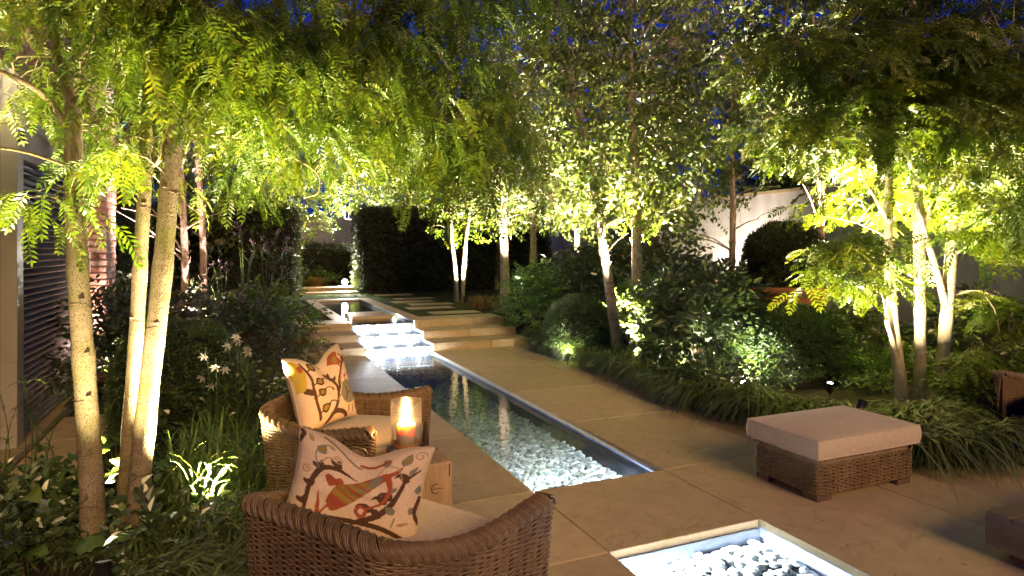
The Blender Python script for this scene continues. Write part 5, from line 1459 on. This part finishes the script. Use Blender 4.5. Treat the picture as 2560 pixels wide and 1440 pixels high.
box_dome('box_block', 'dark clipped box mound between the locust stems and the armchairs', zero(px(450, 1150, 5.6), 0), .48, .50, 1.02, 5200, 'box', sq=2.8, group='clipped box')
# potted dome
pb_ = zero(px(1962, 800, 11.4), .05)
pot = thing('terracotta_pot', 'large terracotta urn holding a clipped dome before the white wall', 'pot', pb_)
MB().lathe([(.001, 0), (.44, 0), (.46, .04), (.58, .35), (.66, .62), (.675, .655), (.665, .67), (.69, .80), (.705, .86), (.735, .88), (.75, .95), (.735, 1.0), (.66, 1.0), (.64, .9)], 48).build('body', M['terracotta'], pot, True)
MB().lathe([(.001, .93), (.65, .93)], 32).build('soil', M['soil'], pot)
m = MB()
for z, r_ in ((.655, .682), (.44, .618)): m.lathe([(r_, z - .02), (r_ + .014, z), (r_, z + .02)], 48)
m.build('moulding', M['terracotta'], pot, True)
box_dome('topiary_dome', 'dark clipped dome growing in the terracotta urn', pb_ + np.array([0, 0, .95]), .66, .66, 1.12, 5200, 'hedge', drum=.50, sc=(1.1, 1.7), T=SPRAY_BOX)

# ================================================================== loose shrubs
def shrub(name, label, base, r, h, n, T, leaf, stems_=9, lift=.0, group=None, flat=.42, sc=(.8, 1.2)):
    t = thing(name, label, 'shrub', base, group=group)
    P = blob((0, 0, h * .52 + lift), (r[0], r[1], h * .5), n, flat); P = P[P[:, 2] > .04]
    out = P - np.array([0, 0, h * .25]); D = unit(unit(out) + rng.normal(0, .4, P.shape) + np.array([0, 0, .1]))
    mb = MB(); put_sprays(mb, T, P, D, sc, .5); mb.build('foliage', M[leaf], t)
    sm = MB()
    for k in range(stems_):
        p = P[rng.integers(len(P))]; b = np.array([rng.normal(0, .05), rng.normal(0, .05), -.03])
        sm.tube(spline([b, b * .5 + p * .5 + np.array([0, 0, .1 * h]), p], 7), np.linspace(.011, .003, 7), 5, cap=False)
    sm.build('stems', M['wood_dark'], t, True)
    return t
shrub('leafy_shrub', 'big dark broad leaved shrub before the straight birch', zero(px(1745, 930, 8.7), 0), (.82, .72), 1.32, 560, SPRAY_S, 'shrub', 14)
shrub('leafy_shrub', 'dark low shrub behind the box ball, under the leaning birch', zero(px(1640, 850, 10.8), .05), (.8, .7), .95, 240, SPRAY_G, 'shrub')
shrub('leafy_shrub', 'glossy green shrub overhanging the right end of the steps', zero(px(1335, 850, 11.9), .15), (.55, .6), 1.15, 430, SPRAY_G, 'lush')
shrub('leafy_shrub', 'dark shrub between the stepped path and the white birch trunks', zero(px(1430, 800, 13.2), .25), (1.0, .9), 1.15, 330, SPRAY_S, 'shrub')
shrub('leafy_shrub', 'broad dark shrub under the slim birch by the white wall', zero(px(1790, 800, 11.6), .08), (1.1, .9), 1.15, 340, SPRAY_S, 'shrub')
shrub('leafy_shrub', 'feathery green planting beside the terracotta urn', zero(px(2120, 900, 9.6), .05), (.8, .6), .75, 260, SPRAY_G, 'grass')
shrub('leafy_shrub', 'dark glossy shrub at the foot of the brick pier', zero(px(330, 900, 6.9), 0), (.75, .65), 1.22, 430, SPRAY_G, 'shrub')
shrub('leafy_shrub', 'dark spreading shrub behind the clipped box mound', zero(px(520, 900, 7.6), 0), (1.0, .8), 1.10, 420, SPRAY_G, 'shrub')
shrub('leafy_shrub', 'loose sage green flowering shrub at the house end of the steps', zero(px(650, 900, 8.8), 0), (.75, .75), 1.08, 420, SPRAY_G, 'grass')
shrub('fern_clump', 'bronze ferny clump by the house side steps, behind the pillow', zero(px(672, 930, 7.4), 0), (.62, .55), .66, 90, SPRAY_L, 'reddish', sc=(.55, .8))
shrub('leafy_shrub', 'low leafy clump at the foot of the white flowers', zero(px(585, 1120, 5.5), 0), (.55, .5), .55, 260, SPRAY_G, 'shrub')
shrub('leafy_shrub', 'dark low planting along the foot of the side hedge', zero(px(380, 800, 9.4), 0), (1.2, 1.0), 1.2, 330, SPRAY_S, 'hedge')
shrub('leafy_shrub', 'low green planting before the far wall in the gap', zero(px(800, 700, 21.8), .4), (.8, .6), .55, 120, SPRAY_G, 'lush')
shrub('leafy_shrub', 'sparse flowering planting between the pale locust and the edge armchair', zero(px(2500, 1040, 6.3), 0), (.5, .5), .46, 150, SPRAY_G, 'grass')
shrub('leafy_shrub', 'leafy underplanting beneath the pale locust stems', zero(px(2230, 1000, 8.1), 0), (1.0, .5), .40, 220, SPRAY_G, 'lush')
shrub('leafy_shrub', 'low dark ground planting before the clipped box block', zero(px(1800, 1000, 7.4), 0), (.75, .6), .42, 230, SPRAY_G, 'shrub')
shrub('leafy_shrub', 'dark planting along the low stone wall', zero(px(2480, 880, 8.6), 0), (1.3, .9), .9, 330, SPRAY_S, 'shrub')
shrub('leafy_shrub', 'tall loose dark evergreen bush before the white wall behind the birches', zero(px(1590, 760, 13.0), .1), (1.5, 1.0), 2.3, 560, SPRAY_S, 'shrub', 14)
spike_light('small lamp burning before the clipped box ball', zero(px(1418, 870, 9.45), 0), px(1440, 800, 10.2) - np.array([0, 0, .2]), 110, 120, (1, .95, .70))
lamp2 = spike_light('bright lamp burning before the large box block', zero(px(1858, 980, 7.55), .03), px(1930, 860, 8.0), 90, 130, (1, .95, .72))
spike_light('lamp burning low under the dark broad leaved shrub', zero(px(1705, 960, 8.3), 0), px(1730, 760, 8.8), 45, 130, (1, .93, .72))
glb = thing('globe_lens', 'oval glowing lens of the lamp before the large box block', 'lamp', zero(px(1860, 955, 7.5), .10), group=GL)
th = np.linspace(0, np.pi, 9); MB().lathe([(max(.0005, .042 * math.sin(a)), .06 - .06 * math.cos(a)) for a in th], 16).build('lens', M['lamp_lens'], glb, True)
MB().lathe([(.0005, -.14), (.02, -.14), (.024, .003), (.0005, .004)], 12).build('post', M['metal_black'], glb)

# ================================================================== grasses
def tuft_mesh(n, L, wd, bend, lean, mat, seed, spread=.07):
    r = np.random.default_rng(seed); mb = MB()
    T = [blade_tmpl(5, wd, b) for b in (bend * .75, bend, bend * 1.2)]
    for tt in T:
        m = n // 3; a = r.normal(0, .75, m) if lean else r.uniform(0, 6.28, m)
        P = np.stack([r.normal(0, spread, m), r.normal(0, spread, m), np.full(m, -.01)], -1)
        mb.scatter(tt, P, zrot(a), L * r.uniform(.55, 1.15, m), r.random(m))
    return mb.mesh('blades', M[mat])
HAK = [tuft_mesh(75, .56, .017, .86, True, 'grass', k) for k in range(5)]
def tuft(name, label, me, loc, rz, sc, group):
    t = thing(name, label, 'grass', loc, rz, group)
    o = link('blades', me, t); o.scale = (sc, sc, sc)
    return t
# soft grass spilling over the terrace edge; the blades lean towards the paving
edge = [(4.95, 10.1), (4.80, 9.3), (4.74, 8.5), (4.72, 7.7), (4.66, 6.9), (4.50, 6.2), (4.42, 5.5), (4.55, 4.9), (4.72, 4.45)]
ep, es = resample(edge, .17)
k = 0
for row, n_off in ((0, 0.0), (1, .24), (2, .5)):
    for i, p in enumerate(ep):
        if row == 2 and i % 2: continue
        q = p + np.array([n_off + random.uniform(-.06, .08) + .12, random.uniform(-.08, .08)])
        tuft('grass_tuft', 'arching soft green grass tuft spilling over the far edge of the path', HAK[k % 5], (q[0], q[1], 0), math.pi + random.uniform(-.7, .7), random.uniform(.75, 1.15), 'grass spilling over the path edge'); k += 1
for (x0, y0, x1, y1, n) in ((5.0, 3.55, 6.7, 4.2, 26),):
    for i in range(n):
        x, y = random.uniform(x0, x1), random.uniform(y0, y1)
        if y < 3.75 and x > 5.35: continue
        tuft('grass_tuft', 'arching soft green grass tuft behind the ottoman, under the pale locust', HAK[i % 5], (x, y, -.01), math.pi * 1.4 + random.uniform(-.9, .9), random.uniform(.8, 1.2), 'grass behind the ottoman')
for i in range(9):
    x, y = 5.0 + .08 * i + random.uniform(-.1, .1), 3.45 - .03 * i + random.uniform(-.12, .12)
    tuft('grass_tuft', 'dark grass tuft trailing over the paving beside the edge armchair', HAK[i % 5], (x, y, 0), math.pi * 1.45 + random.uniform(-.6, .6), random.uniform(.85, 1.2), 'grass beside the edge armchair')
for i in range(22):
    x, y = random.uniform(-.5, .25), random.uniform(3.15, 4.2)
    tuft('grass_tuft', 'dark arching grass tuft at the foot of the locust by the nearest armchair', HAK[i % 5], (x, y, -.01), random.uniform(-1.2, .6), random.uniform(.6, .95), 'grass between the locust and the armchairs')
TALL = [tuft_mesh(60, .62, .011, .45, False, 'lush', 30 + k, .12) for k in range(3)]
for i in range(16):
    p = pg(random.uniform(430, 640), random.uniform(1200, 1300), 0)
    tuft('tall_grass', 'upright bright green grass beside the armchair backs', TALL[i % 3], (p[0], p[1], -.01), random.uniform(0, 6.28), random.uniform(.7, 1.15), 'upright grass by the armchairs')
DRY = [tuft_mesh(240, .62, .005, .95, False, 'drygrass', 50, .10)]
tuft('dry_grass_clump', 'orange dry fine grass clump on the lawn by the shrubs', DRY[0], zero(px(1205, 765, 14.2), .385), 0, .95, None)
tuft('dry_grass_clump', 'orange lit grass clump in the far hedge gap beside the dazzling lamp', DRY[0], zero(px(790, 705, 21.0), .50), 1, 1.0, None)

# ================================================================== near left bed: broad leaves, sword leaves, white stars
def big_leaf(L, W, seed):
    r = np.random.default_rng(seed); n = 9; t = np.linspace(0, 1, n)
    wd = W * np.sin(np.pi * np.clip(t ** .8, 0, 1)) ** .8 * (1 - .25 * t)
    c = np.stack([L * t, 0 * t, .25 * L * np.sin(t * 2.6) - .25 * L * t ** 2], -1)
    rows = []
    for f in (-1, -.5, 0, .5, 1):
        rows.append(c + np.stack([0 * t, f * wd, (abs(f) * .18 * wd) + .006 * np.sin(t * 22) * abs(f)], -1))
    V = np.stack(rows, 1).reshape(-1, 3); q = []
    for i in range(n - 1):
        for j in range(4): q.append((i * 5 + j, i * 5 + j + 1, i * 5 + j + 6, i * 5 + j + 5))
    return V, np.array(q)
BIG = [big_leaf(.20, .075, k) for k in range(3)]
def hosta(label, loc, n, h, mat='lush', sc=1.0, group='broad leaved plants under the locust'):
    t = thing('broadleaf_plant', label, 'plant', loc, group=group)
    for k in range(n):
        a = rng.uniform(0, 6.28); r_ = rng.uniform(.05, .22) * sc; z = rng.uniform(.06, h)
        tip = np.array([math.cos(a) * r_, math.sin(a) * r_, z]); v, q = BIG[k % 3]
        F = frames(np.array([[math.cos(a), math.sin(a), rng.uniform(-.35, .35)]]), np.array([[rng.normal(0, .3), rng.normal(0, .3), 1]]))[0]
        m = MB().add(v @ F.T * sc * rng.uniform(.6, 1.15) + tip, q, r=rng.random()); lf = m.build('leaf', M[mat], t, True)
        MB().tube(spline([(0, 0, -.02), tip * np.array([.3, .3, .7]), tip], 5), .0035 * sc, 5, cap=False).build('leaf_stalk', M[mat], lf, True)
    return t
for i, (u, v, n, h, lab) in enumerate(((60, 1330, 9, .24, 'at the picture corner by the glazed door'), (120, 1250, 10, .36, 'left of the first locust stem'), (150, 1400, 6, .12, 'in front of the first locust stem, at the picture foot'), (200, 1240, 9, .42, 'glowing beside the spotlight behind the first stem'),
                                     (290, 1235, 9, .40, 'glowing between the locust stems'), (410, 1270, 8, .30, 'lit just right of the third locust stem'), (20, 1420, 8, .18, 'lowest in the picture corner'), (300, 1420, 5, .08, 'small one at the foot of the middle stem'), (540, 1260, 7, .2, 'low one behind the nearest armchair'))):
    hosta('broad leaved green plant ' + lab, pg(u, v, 0), n, h, sc=random.uniform(.75, 1.05))
for i, (u, v, lab) in enumerate(((40, 1290, 'by the door post'), (130, 1330, 'left of the first trunk'), (70, 1410, 'in the corner'), (430, 1390, 'right of the third trunk'))):
    shrub('ground_plant', 'low dark leafy ground plant ' + lab, pg(u, v, 0), (.26, .24), .17, 60, SPRAY_G, 'shrub', 5)
for i in range(14):
    p = pg(random.uniform(-30, 480), random.uniform(1330, 1440), 0)
    tuft('grass_tuft', 'fine dark grass tuft under the locust at the picture foot', HAK[i % 5], (p[0], p[1], -.01), random.uniform(0, 6.28), random.uniform(.32, .5), 'fine grass under the locust')
# thin weedy stems with drooping leaves in front of the louvres
def weed(label, loc, h, n, seed, group):
    r = np.random.default_rng(seed); t = thing('weed_stem', label, 'plant', loc, group=group)
    top = np.array([r.normal(0, .10), r.normal(0, .06), h]); p = spline([(0, 0, -.02), top * np.array([.2, .2, .5]), top], 12)
    MB().tube(p, np.linspace(.004, .0015, 12), 5, cap=False).build('stem', M['lush'], t, True)
    mb = MB()
    for k in range(n):
        i = r.integers(3, 12); a = r.uniform(0, 6.28)
        v, q = blade_tmpl(4, .035, .95); F = zrot(np.array([a]))[0]; v = (v * np.array([1.2, 1, .5])) @ F.T * r.uniform(.10, .18) + p[i]
        mb.add(v, q, r=r.random())
    mb.build('leaves', M['lush'], t)
for i in range(9):
    p = pg(random.uniform(10, 150), random.uniform(1180, 1260), 0)
    weed('thin weedy stem with drooping leaves before the louvres', p, random.uniform(.45, .85), 9, i, 'weedy stems before the louvres')
for i in range(5):
    p = pg(random.uniform(240, 275), random.uniform(1150, 1230), 0)
    weed('thin green stem rising between the first and second locust stems', p, random.uniform(.5, .8), 8, 20 + i, 'stems between the locust trunks')
# acidanthera: sword leaves and nodding white star flowers
def star_plant(label, loc, seed, flowers):
    r = np.random.default_rng(seed); t = thing('star_flower', label, 'flower', loc, group='white star flowers')
    mb = MB(); m = 9
    mb.scatter(blade_tmpl(5, .017, .28), np.stack([r.normal(0, .03, m), r.normal(0, .03, m), np.full(m, -.02)], -1), zrot(r.uniform(0, 6.28, m)), r.uniform(.45, .72, m), r.random(m)); mb.build('sword_leaves', M['lush'], t)
    for (dx, dz) in flowers:
        bx = np.array([dx * _c, -dx * _s, 0])
        p = spline([(0, 0, 0), bx * .3 + np.array([0, 0, dz * .7]), bx * .75 + np.array([0, 0, dz + .05]), bx + np.array([0, 0, dz])], 14)
        st = MB().tube(p, np.linspace(.0035, .0016, 14), 5, cap=False).build('flower_stem', M['lush'], t, True)
        fm = MB(); ax = unit(np.array([-.25 + r.normal(0, .15), -.8, -.45]))
        e1 = unit(np.cross(ax, (0, 0, 1))); e2 = np.cross(ax, e1)
        for k in range(6):
            a = k * 1.047 + r.normal(0, .1); d = unit((e1 * math.cos(a) + e2 * math.sin(a)) + ax * .35)
            v, q = leaf2(np.zeros(3), d, -ax, .046, .019, .08, .15); fm.add(v, q, r=r.random())
        fl = fm.build('petals', M['petal'], st); fl.location = Vector(p[-1])
        tb_ = MB().tube([(0, 0, 0), -ax * .03 + np.array([0, 0, .012])], [.005, .0025], 6).build('throat', M['mauve'], fl); 
base = pg(520, 1165, 0)
for i, (u, v, fl) in enumerate(((512, 1180, [(-.02, .72), (.05, .66)]), (530, 1190, [(-.06, .90), (.10, .80)]), (560, 1170, [(.03, .95), (.10, 1.02)]), (590, 1165, [(.02, .98), (.09, .92)]), (545, 1205, [(-.02, .84)]), (620, 1170, [(.0, .90)]))):
    star_plant('nodding white star flowers on thin stems, ' + ('lowest pair facing the viewer', 'pair on the left stem', 'tallest pair', 'pair by the pillow', 'single bloom in the middle', 'single bloom nearest the pillow')[i], pg(u, v, 0), 70 + i, fl)
# mauve verbena stems before the left hedge
def verbena(label, loc, h, seed):
    r = np.random.default_rng(seed); t = thing('verbena', label, 'flower', loc, group='mauve verbena')
    sm = MB(); hm = MB()
    for k in range(5):
        top = np.array([r.normal(0, .25), r.normal(0, .2), h * r.uniform(.75, 1.1)]); p = spline([(0, 0, 0), top * np.array([.3, .3, .6]), top], 8); sm.tube(p, .004, 4, cap=False)
        for b in range(3):
            e = top + np.array([r.normal(0, .08), r.normal(0, .08), r.uniform(.02, .12)]); sm.tube([top - np.array([0, 0, .1]), e], .003, 4, cap=False)
            q = e + rdir(14) * .028; D = rdir(14); put_l = [leaf2(a, d, (0, 0, 1), .014, .010) for a, d in zip(q, D)]
            v, f = tm(put_l); hm.add(v, f, r=r.random())
    sm.build('stems', M['grass'], t, True); hm.build('flower_heads', M['mauve'], t)['kind'] = 'stuff'
for i, (u, d, h) in enumerate(((560, 9.0, 1.75), (610, 9.6, 1.9), (660, 9.2, 1.6), (720, 10.2, 1.7))):
    verbena('tall thin mauve verbena before the dark left hedge, ' + ('first from the birches', 'second from the birches', 'third from the birches', 'nearest the hedge gap')[i], zero(px(u, 800, d), .05), h, i)

# flat stepping stones in the near left bed
pth = thing('bed_path', 'pinkish stone stepping path in the bed beside the locust stems', 'path'); pth['kind'] = 'structure'
for (u, v) in ((430, 1315), (520, 1290), (600, 1262)):
    p = pg(u, v, 0); slab(p[0] - .20, p[1] - .14, p[0] + .20, p[1] + .14, .012, .04, pth, 'path_stone')
for (x0, y0, x1, y1) in ((-1.55, 5.0, -1.05, 5.9), (-1.55, 5.91, -1.05, 6.8), (-1.55, 6.81, -1.05, 7.7)):
    slab(x0, y0, x1, y1, .012, .04, pth, 'path_stone')
# yellow fallen leaflets on the edges of the near pool
for i, (x, y) in enumerate(((2.33, 3.093), (2.36, 3.095), (2.45, 3.1), (3.046, 2.72), (3.05, 2.45), (3.046, 2.30), (2.15, 3.092))):
    f = thing('fallen_leaflet', 'tiny yellow fallen leaflet on the rim of the nearest pool', 'leaf', (x, y, .002), random.uniform(0, 6.28), 'yellow leaflets on the pool rim')
    v, q = leaf2(np.zeros(3), (1, 0, 0), (0, 0, 1), .035, .012, .1, .05); MB().add(v, q, r=1.0).build('blade', M['drygrass'], f)
for i in range(26):
    x, y = random.uniform(3.1, 4.6), random.uniform(2.0, 9.5)
    if i % 4 == 0: x = random.uniform(1.0, 1.9); y = random.uniform(4.0, 9.0)
    f = thing('fallen_leaflet', 'tiny dry brown leaflet fallen on the paving', 'leaf', (x, y, .002), random.uniform(0, 6.28), 'dry leaflets on the paving')
    v, q = leaf2(np.zeros(3), (1, 0, 0), (0, 0, 1), random.uniform(.018, .035), .010, .25, -.2); MB().add(v, q, r=random.random()).build('blade', M['reddish'], f)
